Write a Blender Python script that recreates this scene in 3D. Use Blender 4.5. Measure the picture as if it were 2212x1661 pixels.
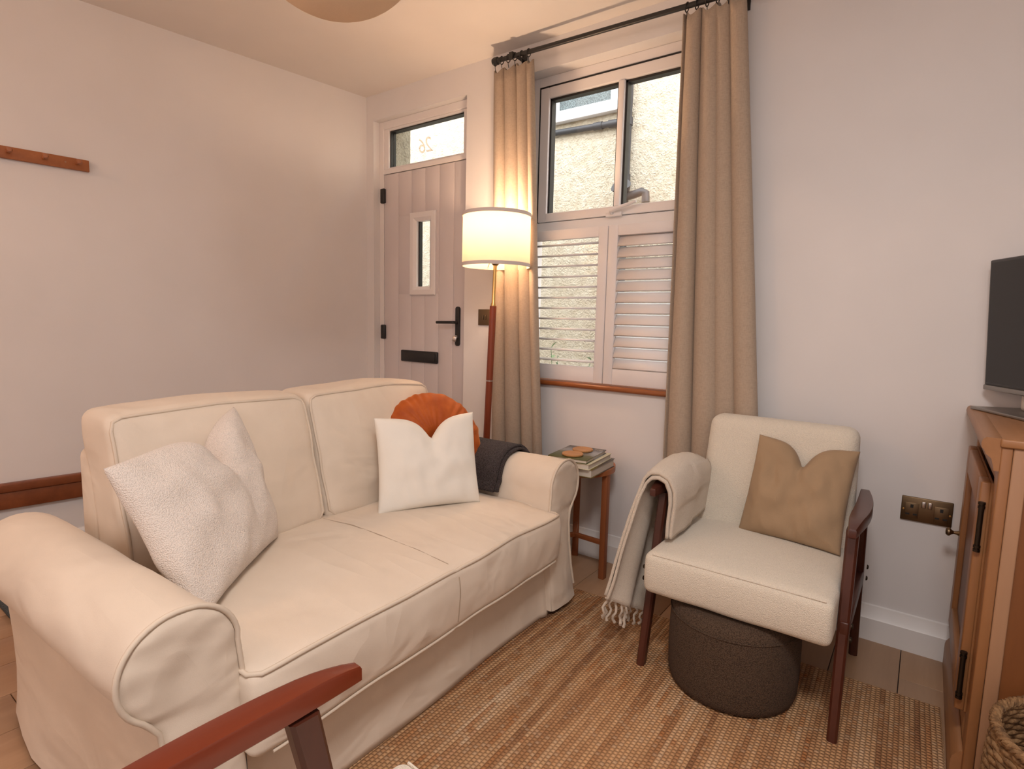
import bpy, bmesh, math, random
from mathutils import Vector, Matrix, noise
R = math.radians
random.seed(7)
for o in list(bpy.data.objects): bpy.data.objects.remove(o, do_unlink=True)
scene = bpy.context.scene
C = scene.collection

# ------------------------------------------------------------------ camera
CAM = Vector((2.93487, -2.41197, 1.15)); FPX = 1222.0
yaw, pitch, roll = 0.63168516, -0.11384227, 0.02338472
fw = Vector((-math.sin(yaw)*math.cos(pitch), math.cos(yaw)*math.cos(pitch), math.sin(pitch)))
rt = fw.cross(Vector((0, 0, 1))).normalized(); up = rt.cross(fw)
r2 = rt*math.cos(roll) + up*math.sin(roll); u2 = r2.cross(fw)
cd = bpy.data.cameras.new('camera'); cam = bpy.data.objects.new('camera', cd); C.objects.link(cam)
m = Matrix((r2, u2, -fw)).transposed().to_4x4(); m.translation = CAM
cam.matrix_world = m
cd.sensor_fit = 'HORIZONTAL'; cd.sensor_width = 36.0; cd.lens = 36.0*FPX/2212.0
cd.clip_start = 0.02; cd.clip_end = 200
scene.camera = cam

# ------------------------------------------------------------------ world and light
vs = scene.view_settings
vs.view_transform = 'Standard'; vs.look = 'None'; vs.gamma = 1.0; vs.exposure = 0.24
vs.use_curve_mapping = False
w = bpy.data.worlds.new('sky'); scene.world = w; w.use_nodes = True
bg = w.node_tree.nodes['Background']; bg.inputs[0].default_value = (0.93, 0.97, 1.0, 1); bg.inputs[1].default_value = 5.2

def area(name, loc, target, sx, sy, power, col):
    l = bpy.data.lights.new(name, 'AREA'); l.shape = 'RECTANGLE'; l.size = sx; l.size_y = sy
    l.energy = power; l.color = col
    o = bpy.data.objects.new(name, l); C.objects.link(o); o.location = loc
    o.rotation_euler = (Vector(target)-Vector(loc)).to_track_quat('-Z', 'Y').to_euler()
    return o
# added fill behind the camera, standing in for daylight from the rear
area('rear_fill_light', (2.3, -4.14, 1.60), (2.0, 0, 1.55), 2.2, 1.4, 9, (0.95, 0.955, 1.0))

# ------------------------------------------------------------------ materials
def lin(h):
    h = h.lstrip('#'); v = [int(h[i:i+2], 16)/255 for i in (0, 2, 4)]
    return tuple((c/12.92 if c <= .04045 else ((c+.055)/1.055)**2.4) for c in v) + (1,)
class NT:
    def __init__(s, name):
        s.m = bpy.data.materials.new(name); s.m.use_nodes = True; s.t = s.m.node_tree
        s.b = s.t.nodes['Principled BSDF']
    def n(s, typ, **kw):
        nd = s.t.nodes.new(typ)
        for k, v in kw.items():
            if k in nd.inputs.keys(): nd.inputs[k].default_value = v
            else: setattr(nd, k, v)
        return nd
    def l(s, a, b): s.t.links.new(a, b)
    def set(s, **kw):
        for k, v in kw.items(): s.b.inputs[k.replace('_', ' ')].default_value = v
        return s
    def coords(s, scale=(1, 1, 1), kind='Object', rot=(0, 0, 0)):
        tc = s.n('ShaderNodeTexCoord'); mp = s.n('ShaderNodeMapping'); mp.inputs['Scale'].default_value = scale
        mp.inputs['Rotation'].default_value = rot
        s.l(tc.outputs[kind], mp.inputs[0]); return mp.outputs[0]
    def noise(s, vec, scale, detail=4, rough=.55):
        nd = s.n('ShaderNodeTexNoise'); nd.inputs['Scale'].default_value = scale; nd.inputs['Detail'].default_value = detail
        nd.inputs['Roughness'].default_value = rough; s.l(vec, nd.inputs['Vector']); return nd.outputs['Fac']
    def ramp(s, fac, stops):
        r = s.n('ShaderNodeValToRGB'); e = r.color_ramp.elements
        while len(e) < len(stops): e.new(.5)
        for i, (p, c) in enumerate(stops): e[i].position = p; e[i].color = c
        s.l(fac, r.inputs[0]); return r.outputs[0]
    def bump(s, h, strength=.3, dist=.002, prev=None):
        b = s.n('ShaderNodeBump'); b.inputs['Strength'].default_value = strength; b.inputs['Distance'].default_value = dist
        s.l(h, b.inputs['Height'])
        if prev: s.l(prev, b.inputs['Normal'])
        return b.outputs[0]
    def math(s, op, a, b=None):
        nd = s.n('ShaderNodeMath', operation=op)
        for i, v in enumerate((a, b)):
            if v is None: continue
            if isinstance(v, (int, float)): nd.inputs[i].default_value = v
            else: s.l(v, nd.inputs[i])
        return nd.outputs[0]
    def mix(s, fac, a, b, blend='MIX'):
        nd = s.n('ShaderNodeMix', data_type='RGBA', blend_type=blend)
        for sock, v in ((nd.inputs[0], fac), (nd.inputs[6], a), (nd.inputs[7], b)):
            if isinstance(v, (int, float, tuple)): sock.default_value = v
            else: s.l(v, sock)
        return nd.outputs[2]
    def fin(s, color=None, normal=None, rough=None):
        if color is not None:
            if isinstance(color, tuple): s.b.inputs['Base Color'].default_value = color
            else: s.l(color, s.b.inputs['Base Color'])
        if normal is not None: s.l(normal, s.b.inputs['Normal'])
        if rough is not None: s.b.inputs['Roughness'].default_value = rough
        return s.m
def scl(c, k): return tuple(min(1, x*k) for x in c[:3]) + (1,)

def paint(name, col, rough=.6, bump=.05, sc=60):
    t = NT(name); v = t.coords(); n = t.noise(v, sc, 3)
    c = t.ramp(t.noise(v, 2.5, 2), [(0.3, scl(col, .97)), (.7, scl(col, 1.02))])
    return t.fin(c, t.bump(n, bump, .002), rough)
def wood(name, a, b, axis='z', rough=.4, ring=9, bump=.08, dark=None):
    t = NT(name); s = {'x': (.12, 1, 1), 'y': (1, .12, 1), 'z': (1, 1, .12)}[axis]
    v = t.coords(s); n1 = t.noise(v, ring, 5, .6); n2 = t.noise(v, ring*9, 3, .5)
    c = t.ramp(n1, [(.25, a), (.75, b)])
    c = t.mix(t.math('MULTIPLY', n2, .35), c, dark or scl(a, .55))
    return t.fin(c, t.bump(n2, bump, .001), rough)
def fabric(name, col, thread=900, bump=.25, rough=.95, var=.06, fuzz=.0, wrinkle=0.0):
    t = NT(name); v = t.coords()
    n = t.noise(v, thread, 2); n3 = t.noise(v, 5, 3)
    c = t.ramp(n3, [(.3, scl(col, 1-var)), (.7, scl(col, 1+var))])
    c = t.mix(t.math('MULTIPLY', n, .3), c, scl(col, .8))
    nb = t.bump(n, bump, .0012)
    if wrinkle:
        vv = t.coords((1, 1, 1.6)); nd = t.n('ShaderNodeTexNoise'); nd.inputs['Scale'].default_value = 3.2; nd.inputs['Detail'].default_value = 1.5; nd.inputs['Roughness'].default_value = .55; nd.inputs['Distortion'].default_value = 1.4
        t.l(vv, nd.inputs['Vector']); wv = t.coords((.6, 2.2, 1.2), rot=(0, 0, .7)); n5 = t.noise(wv, 3.6, 1.2, .45)
        ridge = t.math('ABSOLUTE', t.math('SUBTRACT', n5, .5)); hh = t.math('ADD', nd.outputs['Fac'], t.math('MULTIPLY', ridge, -.9))
        nb = t.bump(hh, wrinkle, .03, nb)
    if fuzz: t.set(Sheen_Weight=fuzz, Sheen_Roughness=.5)
    t.set(Specular_IOR_Level=.2)
    return t.fin(c, nb, rough)
def boucle(name, col, sc=260, bump=.8, var=.10, sheen=.25):
    t = NT(name); v = t.coords(); n0 = t.noise(v, 60, 2)
    vr = t.n('ShaderNodeTexVoronoi'); vr.inputs['Scale'].default_value = sc; t.l(v, vr.inputs['Vector'])
    h = t.math('ADD', t.math('MULTIPLY', vr.outputs['Distance'], -1.0), t.math('MULTIPLY', n0, .5))
    c = t.ramp(vr.outputs['Distance'], [(.1, scl(col, 1+var)), (.75, scl(col, 1-2*var))])
    t.set(Sheen_Weight=sheen, Specular_IOR_Level=.15)
    return t.fin(c, t.bump(h, bump, .004), .95)
def metal(name, col, rough=.35, met=1.0):
    t = NT(name); v = t.coords(); n = t.noise(v, 180, 2)
    t.set(Metallic=met); return t.fin(col, t.bump(n, .04, .001), rough)
def plain(name, col, rough=.5, **kw):
    t = NT(name); v = t.coords(); n = t.noise(v, 90, 2); t.set(**kw)
    c = t.ramp(n, [(.3, scl(col, .96)), (.7, scl(col, 1.03))])
    return t.fin(c, t.bump(n, .03, .001), rough)

M = {}
M['wall'] = paint('white wall paint', (.77, .745, .74, 1), .7)
M['ceiling'] = paint('ceiling paint', (.78, .735, .70, 1), .8)
M['door'] = paint('pale grey door paint', (.66, .60, .60, 1), .45, .02)
M['upvc'] = paint('white plastic frame', (.80, .76, .75, 1), .35, .01)
M['shutter'] = paint('white shutter paint', (.80, .765, .77, 1), .4, .01)
M['skirt'] = paint('white satin skirting', (.80, .78, .77, 1), .4, .01)
M['seal'] = plain('black rubber seal', (.012, .011, .011, 1), .5)
M['gap'] = plain('dark joint', (.03, .018, .015, 1), .7)
M['black'] = plain('black ironmongery', (.014, .013, .013, 1), .42)
M['bronze'] = metal('aged bronze', (.21, .145, .085, 1), .42)
M['bronze_dark'] = metal('dark bronze', (.05, .038, .028, 1), .5)
M['brass'] = metal('brass', (.62, .42, .16, 1), .28)
M['chrome'] = metal('satin nickel', (.55, .52, .50, 1), .3)
M['redwood'] = wood('red brown lamp wood', (.20, .035, .012, 1), (.30, .060, .02, 1), 'z', .35)
M['chairwood'] = wood('dark reddish chair wood', (.050, .012, .006, 1), (.095, .023, .011, 1), 'z', .4, bump=.04)
M['armwood'] = wood('reddish brown arm wood', (.125, .020, .0075, 1), (.205, .036, .012, 1), 'y', .22, bump=.03)
M['armwood_dark'] = wood('dark brown arm wood', (.055, .015, .010, 1), (.095, .026, .016, 1), 'y', .28, bump=.03)
M['tablewood'] = wood('orange brown table wood', (.34, .105, .034, 1), (.48, .17, .06, 1), 'x', .38)
M['tableleg'] = wood('orange brown leg wood', (.26, .075, .024, 1), (.36, .115, .04, 1), 'z', .4)
M['sillwood'] = wood('varnished sill wood', (.30, .085, .022, 1), (.42, .14, .04, 1), 'x', .3)
M['railwood'] = wood('oiled peg rail wood', (.36, .115, .035, 1), (.45, .16, .055, 1), 'y', .45)
M['trimwood'] = wood('dark stained board', (.16, .042, .014, 1), (.32, .10, .035, 1), 'y', .4, ring=7)
M['pine'] = wood('waxed pine', (.27, .115, .042, 1), (.37, .17, .068, 1), 'z', .42, ring=7)
M['pine_x'] = wood('waxed pine long', (.29, .13, .05, 1), (.39, .185, .078, 1), 'y', .42, ring=7)
M['pine_dark'] = wood('darker cabinet side', (.18, .062, .018, 1), (.25, .092, .028, 1), 'z', .45, ring=8)
M['pine_pale'] = wood('pale worn stile', (.37, .20, .11, 1), (.44, .25, .14, 1), 'z', .5, ring=6)
M['bamboo'] = wood('bamboo coaster', (.42, .19, .065, 1), (.56, .28, .11, 1), 'x', .45, ring=30)
M['sofa'] = fabric('cream cotton cover', (.74, .635, .525, 1), 700, .22, .9, .04, .15, .5)
M['piping'] = fabric('cream piping', (.70, .595, .485, 1), 900, .3)
M['seamthread'] = fabric('dark seam thread', (.42, .33, .25, 1), 900, .3)  # darker thread colour so the seat seam reads as a line
M['boucle'] = boucle('oatmeal boucle', (.80, .715, .65, 1), 340, .6, .07)
M['chairfab'] = boucle('cream boucle upholstery', (.78, .71, .60, 1), 420, .55, .05)
M['white_cush'] = fabric('off white cotton', (.84, .80, .73, 1), 800, .25, .9, .02, .1, .16)
M['tan'] = fabric('tan linen', (.37, .255, .155, 1), 500, .4, .9, .06, .1, .35)
M['throw'] = boucle('beige wool', (.74, .64, .53, 1), 520, .6, .06)
M['grey_throw'] = boucle('charcoal fleece', (.085, .066, .066, 1), 300, .9, .3, .08)
M['pouf'] = boucle('brown grey boucle', (.105, .068, .046, 1), 330, .6, .25, .03)
def linen(name, col):
    t = NT(name); a = t.noise(t.coords((1, 1, .08)), 800, 2); b = t.noise(t.coords((.08, .08, 1)), 800, 2); n = t.math('ADD', a, b)
    c = t.ramp(n, [(.7, scl(col, .90)), (1.0, scl(col, 1.0)), (1.0, scl(col, 1.08))]); t.set(Specular_IOR_Level=.15, Sheen_Weight=.1)
    return t.fin(c, t.bump(n, .4, .001), .95)
M['curtain'] = linen('beige linen curtain', (.425, .335, .258, 1))
M['mat'] = boucle('dark coir mat', (.016, .017, .012, 1), 300, .9, .4)
M['tv'] = plain('television screen', (.012, .012, .013, 1), .18)
M['tvframe'] = plain('television bezel', (.020, .019, .019, 1), .35)
M['silver'] = metal('silver trim', (.33, .31, .29, 1), .4)
M['whiteplastic'] = plain('off white plastic', (.62, .55, .48, 1), .4)
M['paper'] = fabric('page edges', (.66, .60, .52, 1), 1500, .3, .9, .03)
M['creamcover'] = plain('cream book cover', (.68, .62, .44, 1), .5)
def velvet():
    t = NT('burnt orange velvet'); v = t.coords(); n = t.noise(v, 14, 3); f = t.noise(v, 700, 2)
    c = t.ramp(n, [(.3, (.34, .062, .008, 1)), (.7, (.50, .110, .014, 1))])
    t.set(Sheen_Weight=.6, Sheen_Roughness=.35, Specular_IOR_Level=.3); t.b.inputs['Sheen Tint'].default_value = (1, .55, .2, 1)
    return t.fin(c, t.bump(f, .15, .001), .6)
M['velvet'] = velvet()
def jute():
    t = NT('woven jute'); v = t.coords()
    sx = t.n('ShaderNodeSeparateXYZ'); t.l(v, sx.inputs[0])
    row = t.math('FLOOR', t.math('MULTIPLY', sx.outputs[0], 1/.0125))
    cb = t.n('ShaderNodeCombineXYZ'); t.l(t.math('MULTIPLY', row, .37), cb.inputs[0]); t.l(t.math('MULTIPLY', sx.outputs[1], .9), cb.inputs[1])
    n1 = t.noise(cb.outputs[0], 1.0, 4, .65)
    cb2 = t.n('ShaderNodeCombineXYZ'); t.l(t.math('MULTIPLY', row, .83), cb2.inputs[0]); t.l(t.math('MULTIPLY', sx.outputs[1], 2.1), cb2.inputs[1])
    cb2.inputs[2].default_value = 4.2
    n2 = t.noise(cb2.outputs[0], 1.3, 3, .6)
    base = t.ramp(n1, [(.28, (.22, .10, .050, 1)), (.42, (.52, .27, .125, 1)), (.54, (.72, .43, .22, 1)), (.72, (.86, .62, .40, 1))])
    base = t.mix(t.math('MULTIPLY', t.math('GREATER_THAN', n2, .62), .55), base, (.52, .20, .06, 1))
    # knots: brick-like offset stitches
    off = t.math('MULTIPLY', t.math('MODULO', row, 2.0), .5)
    fx = t.math('FRACT', t.math('MULTIPLY', sx.outputs[0], 1/.0125))
    fy = t.math('FRACT', t.math('ADD', t.math('MULTIPLY', sx.outputs[1], 1/.0125), off))
    hx = t.math('SINE', t.math('MULTIPLY', fx, math.pi)); hy = t.math('SINE', t.math('MULTIPLY', fy, math.pi))
    h = t.math('MULTIPLY', t.math('POWER', hx, .6), t.math('POWER', hy, .6))
    fine = t.noise(v, 500, 2)
    kid = t.math('FLOOR', t.math('ADD', t.math('MULTIPLY', sx.outputs[1], 1/.0125), off)); ck = t.n('ShaderNodeCombineXYZ'); t.l(row, ck.inputs[0]); t.l(kid, ck.inputs[1])
    wn_ = t.n('ShaderNodeTexWhiteNoise'); t.l(ck.outputs[0], wn_.inputs['Vector'])
    base = t.mix(t.math('MULTIPLY', wn_.outputs['Value'], .22), base, (.20, .095, .048, 1))
    base = t.mix(t.math('MULTIPLY', t.math('GREATER_THAN', wn_.outputs['Value'], .88), .22), base, (.85, .66, .46, 1))
    hh = t.math('ADD', h, t.math('MULTIPLY', fine, .3))
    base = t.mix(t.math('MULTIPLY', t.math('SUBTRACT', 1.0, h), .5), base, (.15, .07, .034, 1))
    t.set(Specular_IOR_Level=.25)
    return t.fin(base, t.bump(hh, .9, .005), .8)
M['jute'] = jute()
def plank_mat(i):
    k = random.uniform(.88, 1.1); a = (.40*k, .235*k, .135*k, 1); b = (.50*k, .31*k, .185*k, 1)
    t = NT('oak plank'); v = t.coords((1, .09, 1)); n1 = t.noise(v, 14, 5, .6); n2 = t.noise(v, 90, 3)
    kn = t.noise(t.coords((1, .45, 1)), 5, 2)
    c = t.ramp(n1, [(.25, a), (.75, b)])
    c = t.mix(t.math('MULTIPLY', n2, .3), c, scl(a, .6))
    c = t.mix(t.math('MULTIPLY', t.math('GREATER_THAN', kn, .76), .6), c, scl(a, .35))
    return t.fin(c, t.bump(n2, .06, .001), .45)
PL = [plank_mat(i) for i in range(5)]
def roughcast(name, a, b, c0):
    t = NT(name); v = t.coords(); n1 = t.noise(v, 15, 6, .68); n2 = t.noise(v, 2.3, 5); n3 = t.noise(v, 60, 3)
    c = t.ramp(n1, [(.3, a), (.6, b)])
    c = t.mix(t.ramp(n2, [(.55, (0, 0, 0, 1)), (.75, (.5, .5, .5, 1))]), c, c0)
    h = t.math('ADD', n1, t.math('MULTIPLY', n3, .35))
    return t.fin(c, t.bump(h, 1.0, .06), .95)
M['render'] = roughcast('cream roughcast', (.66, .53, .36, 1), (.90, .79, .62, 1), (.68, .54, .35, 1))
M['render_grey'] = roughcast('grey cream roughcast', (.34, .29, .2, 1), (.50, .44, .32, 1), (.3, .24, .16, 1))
M['paving'] = roughcast('paving', (.30, .28, .25, 1), (.42, .40, .36, 1), (.25, .23, .2, 1))
M['pipe'] = plain('grey plastic pipe', (.030, .030, .034, 1), .5)
def glass(name, tint=(1, 1, 1, 1), gl=.05, rough=.0):
    t = NT(name); tr = t.n('ShaderNodeBsdfTransparent'); tr.inputs[0].default_value = tint
    g = t.n('ShaderNodeBsdfGlossy'); g.inputs['Roughness'].default_value = rough; mx = t.n('ShaderNodeMixShader'); mx.inputs[0].default_value = gl
    t.l(tr.outputs[0], mx.inputs[1]); t.l(g.outputs[0], mx.inputs[2])
    t.l(mx.outputs[0], t.t.nodes['Material Output'].inputs[0]); t.t.nodes.remove(t.b); return t.m
M['glass'] = glass('window glass')
def obscure():
    t = NT('obscure glass'); v = t.coords(); n = t.noise(v, 160, 3)
    c = t.ramp(n, [(.4, (.05, .065, .065, 1)), (.75, (.22, .27, .27, 1))]); return t.fin(c, t.bump(n, .8, .01), .25)
M['obscure'] = obscure()
M['decal'] = glass('frosted vinyl', (.62, .52, .45, 1), .02, .4)
def shade_mat():
    t = NT('linen lamp shade'); v = t.coords(); n = t.noise(v, 500, 2)
    d = t.n('ShaderNodeBsdfDiffuse'); d.inputs[0].default_value = (.86, .80, .72, 1)
    tr = t.n('ShaderNodeBsdfTranslucent'); tr.inputs[0].default_value = (.92, .85, .74, 1)
    mx = t.n('ShaderNodeMixShader'); mx.inputs[0].default_value = .42
    nb = t.bump(n, .15, .001); t.l(nb, d.inputs['Normal'])
    t.l(d.outputs[0], mx.inputs[1]); t.l(tr.outputs[0], mx.inputs[2]); t.l(mx.outputs[0], t.t.nodes['Material Output'].inputs[0]); t.t.nodes.remove(t.b)
    return t.m
M['shade'] = shade_mat()
M['shadetrim'] = fabric('shade trim', (.70, .63, .60, 1), 900, .2)
M['paperglobe'] = fabric('beige paper shade', (.84, .63, .44, 1), 300, .15, .9, .03)
def bulb():
    t = NT('lit bulb'); t.b.inputs['Emission Color'].default_value = (1, .62, .28, 1); t.b.inputs['Emission Strength'].default_value = 14
    return t.fin((.9, .8, .7, 1), None, .4)
M['bulb'] = bulb()
def cover_photo(name, dark, mid, green, light):
    t = NT(name); v = t.coords((1, 1, 1)); n = t.noise(v, 16, 5, .6); n2 = t.noise(v, 120, 3)
    sx = t.n('ShaderNodeSeparateXYZ'); t.l(v, sx.inputs[0])
    f = t.math('ADD', t.math('MULTIPLY', sx.outputs[1], 3.6), t.math('MULTIPLY', n, .60))
    c = t.ramp(f, [(.0, green), (.22, mid), (.36, light), (.47, light), (.58, dark)])
    c = t.mix(t.math('MULTIPLY', n2, .4), c, scl(dark, .8)); return t.fin(c, None, .3)
M['cover_a'] = cover_photo('landscape book cover', (.035, .03, .03, 1), (.12, .11, .04, 1), (.10, .11, .03, 1), (.34, .35, .38, 1))
M['cover_b'] = cover_photo('dark brown book cover', (.07, .045, .035, 1), (.16, .10, .05, 1), (.20, .15, .03, 1), (.10, .07, .055, 1))
def seagrass():
    t = NT('woven seagrass'); v = t.coords((1, 1, 1)); n = t.noise(v, 45, 4, .65); f = t.noise(v, 260, 3)
    c = t.ramp(n, [(.3, (.07, .035, .014, 1)), (.5, (.22, .12, .05, 1)), (.75, (.36, .22, .105, 1))])
    return t.fin(c, t.bump(f, .6, .004), .75)
M['seagrass'] = seagrass()
def leafm():
    t = NT('green leaf'); v = t.coords(); n = t.noise(v, 20, 3)
    return t.fin(t.ramp(n, [(.3, (.10, .17, .07, 1)), (.7, (.26, .36, .17, 1))]), None, .5)
M['leaf'] = leafm()
M['terracotta'] = plain('terracotta', (.35, .14, .07, 1), .8)

# ------------------------------------------------------------------ mesh helpers
def link(name, me, mat, parent=None):
    o = bpy.data.objects.new(name, me); C.objects.link(o)
    if mat is not None and not me.materials: me.materials.append(mat)
    if parent is not None: o.parent = parent
    return o
def bm_obj(name, bm, mat, parent=None, smooth=False, off=None):
    if off is not None: bmesh.ops.translate(bm, vec=-Vector(off), verts=bm.verts)
    bmesh.ops.recalc_face_normals(bm, faces=bm.faces)
    me = bpy.data.meshes.new(name); bm.to_mesh(me); bm.free()
    if smooth:
        for p in me.polygons: p.use_smooth = True
    return link(name, me, mat, parent)
def sharp(o, ang=40):
    me = o.data
    me.polygons.foreach_set('use_smooth', [True]*len(me.polygons))
    bm = bmesh.new(); bm.from_mesh(me)
    for e in bm.edges:
        if len(e.link_faces) == 2 and e.calc_face_angle(0) > R(ang): e.smooth = False
    bm.to_mesh(me); bm.free(); return o
def thing(name, label, cat, loc=(0, 0, 0), rz=0, group=None, kind=None):
    o = bpy.data.objects.new(name, None); C.objects.link(o); o.location = loc; o.rotation_euler = (0, 0, rz); o.empty_display_size = .05
    return tag(o, label, cat, group, kind)
def tag(o, label, cat=None, group=None, kind=None):
    if label: o['label'] = label
    if cat: o['category'] = cat
    if group: o['group'] = group
    if kind: o['kind'] = kind
    return o
def add_box(bm, x0, x1, y0, y1, z0, z1, mat=None):
    ge = bmesh.ops.create_cube(bm, size=1)
    for v in ge['verts']:
        v.co = Vector((x0 if v.co.x < 0 else x1, y0 if v.co.y < 0 else y1, z0 if v.co.z < 0 else z1))
    if mat is not None: bmesh.ops.transform(bm, matrix=mat, verts=ge['verts'])
    return ge['verts']
def box(name, x0, x1, y0, y1, z0, z1, mat, parent=None, bev=0, off=None, seg=2, xf=None):
    bm = bmesh.new(); add_box(bm, x0, x1, y0, y1, z0, z1)
    if bev: bmesh.ops.bevel(bm, geom=bm.edges[:], offset=bev, segments=seg, affect='EDGES', profile=.5)
    if xf is not None: bmesh.ops.transform(bm, matrix=xf, verts=bm.verts)
    o = bm_obj(name, bm, mat, parent, False, off)
    if bev: sharp(o, 50)
    return o
def boxes(name, lst, mat, parent=None, bev=0, off=None):
    bm = bmesh.new()
    for b in lst:
        b2 = bmesh.new(); add_box(b2, *b)
        if bev: bmesh.ops.bevel(b2, geom=b2.edges[:], offset=bev, segments=2, affect='EDGES', profile=.5)
        me = bpy.data.meshes.new('tmp'); b2.to_mesh(me); b2.free(); bm.from_mesh(me); bpy.data.meshes.remove(me)
    return bm_obj(name, bm, mat, parent, False, off)
def add_tube(bm, pts, r, n=10, cap=True, closed=False):
    pts = [Vector(p) for p in pts]; N = len(pts); rr = r if isinstance(r, (list, tuple)) else [r]*N
    rings = []; prev = None
    for i, p in enumerate(pts):
        a = pts[(i-1) % N] if (closed or i > 0) else p; b = pts[(i+1) % N] if (closed or i < N-1) else p
        t = (b-a).normalized() if (b-a).length > 1e-9 else Vector((0, 0, 1))
        if prev is None:
            q = t.orthogonal().normalized()
        else:
            q = (prev - t*prev.dot(t))
            q = q.normalized() if q.length > 1e-6 else t.orthogonal().normalized()
        prev = q; s = t.cross(q)
        rings.append([bm.verts.new(p + (q*math.cos(2*math.pi*k/n) + s*math.sin(2*math.pi*k/n))*rr[i]) for k in range(n)])
    for i in range(N if closed else N-1):
        A = rings[i]; B = rings[(i+1) % N]
        for k in range(n): bm.faces.new((A[k], A[(k+1) % n], B[(k+1) % n], B[k]))
    if cap and not closed: bm.faces.new(rings[0][::-1]); bm.faces.new(rings[-1])
def tube(name, pts, r, mat, parent=None, n=10, closed=False, off=None):
    bm = bmesh.new(); add_tube(bm, pts, r, n, True, closed); return sharp(bm_obj(name, bm, mat, parent, True, off), 50)
def add_lathe(bm, prof, n=32, c=(0, 0, 0), axis='z', closed=False):
    c = Vector(c); rings = []
    for r, h in prof:
        ring = []
        for k in range(n):
            a = 2*math.pi*k/n; p = (r*math.cos(a), r*math.sin(a), h)
            if axis == 'y': p = (p[0], p[2], p[1])
            if axis == 'x': p = (p[2], p[0], p[1])
            ring.append(bm.verts.new(c+Vector(p)))
        rings.append(ring)
    for A, B in zip(rings, rings[1:] + ([rings[0]] if closed else [])):
        for k in range(n): bm.faces.new((A[k], A[(k+1) % n], B[(k+1) % n], B[k]))
    if not closed:
        if prof[0][0] > 1e-5: bm.faces.new(rings[0][::-1])
        if prof[-1][0] > 1e-5: bm.faces.new(rings[-1])
    bmesh.ops.remove_doubles(bm, verts=bm.verts, dist=1e-6)
def lathe(name, prof, mat, parent=None, n=32, c=(0, 0, 0), axis='z', off=None, ang=40, closed=False):
    bm = bmesh.new(); add_lathe(bm, prof, n, c, axis, closed); return sharp(bm_obj(name, bm, mat, parent, True, off), ang)
def add_prism(bm, poly, a, b, axis='y'):
    def P(u, v, t): return {'y': (u, t, v), 'x': (t, u, v), 'z': (u, v, t)}[axis]
    A = [bm.verts.new(P(u, v, a)) for u, v in poly]; B = [bm.verts.new(P(u, v, b)) for u, v in poly]
    n = len(poly); bm.faces.new(A); bm.faces.new(B[::-1])
    for i in range(n): bm.faces.new((A[i], B[i], B[(i+1) % n], A[(i+1) % n]))
def prism(name, poly, a, b, mat, parent=None, axis='y', bev=0, off=None, ang=40):
    bm = bmesh.new(); add_prism(bm, poly, a, b, axis); bmesh.ops.recalc_face_normals(bm, faces=bm.faces)
    if bev:
        es = [e for e in bm.edges if len(e.link_faces) == 2 and e.calc_face_angle(0) > R(40)]
        bmesh.ops.bevel(bm, geom=es, offset=bev, segments=2, affect='EDGES', profile=.5)
    return sharp(bm_obj(name, bm, mat, parent, False, off), ang)
def grid_obj(name, f, nu, nv, mat, parent=None, closed_u=False, smooth=True, off=None, thick=0):
    bm = bmesh.new(); V = [[bm.verts.new(f(i/(nu if closed_u else nu-1), j/(nv-1))) for j in range(nv)] for i in range(nu)]
    for i in range(nu if closed_u else nu-1):
        for j in range(nv-1):
            bm.faces.new((V[i][j], V[(i+1) % nu][j], V[(i+1) % nu][j+1], V[i][j+1]))
    o = bm_obj(name, bm, mat, parent, smooth, off)
    if thick:
        md = o.modifiers.new('thickness', 'SOLIDIFY'); md.thickness = thick; md.offset = 0
    return o
def rbox_pts(cx, cy, cz, hx, hy, hz, r, n):
    """rounded box: cube grid pushed to a rounded surface; yields bmesh"""
    bm = bmesh.new(); bmesh.ops.create_cube(bm, size=2); bmesh.ops.subdivide_edges(bm, edges=bm.edges[:], cuts=n, use_grid_fill=True)
    for v in bm.verts:
        p = v.co.copy(); q = []
        for k, h in zip(range(3), (hx, hy, hz)):
            # more samples near the rounded edge
            t = p[k]; s = math.copysign(1-(1-abs(t))**1.6, t); q.append(s*h)
        q = Vector(q); inner = Vector((max(-hx+r, min(hx-r, q.x)), max(-hy+r, min(hy-r, q.y)), max(-hz+r, min(hz-r, q.z))))
        d = q-inner
        if d.length > 1e-9: q = inner + d.normalized()*r*min(1, max(abs(d.x), abs(d.y), abs(d.z))/r if False else 1)
        v.co = q + Vector((cx, cy, cz))
    return bm
def wr(p, s, a): return noise.noise(Vector(p)*s)*a

# ------------------------------------------------------------------ room shell
AL = R(7.53); LD = Vector((-math.sin(AL), -math.cos(AL), 0)); LN = Vector((math.cos(AL), -math.sin(AL), 0))
CZ = 2.495; YB = -4.25; XR = 3.66
XL = LD.x/LD.y*YB
# floor: sub-floor with planks as children
fl = box('floor', -.75, XR+.1, YB-.1, .03, -.08, -.012, M['gap'], None); tag(fl, 'pale brown oak plank floor', None, None, 'structure')
px0 = 2.95-.195*19
shared = {}
for i in range(24):
    x0 = px0+i*.195; y = .0-random.uniform(.2, 1.2) if i != 18 else -1.1
    ys = [0.0]
    while y > YB: ys.append(y); y -= 1.25
    ys.append(YB)
    for a, b in zip(ys, ys[1:]):
        L = round(a-b, 3)
        if x0 > XR or a-b < .02: continue
        box('plank', x0+.0012, x0+.1938, b+.0012, a-.0012, -.012, 0, random.choice(PL), fl, .0012)
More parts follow.
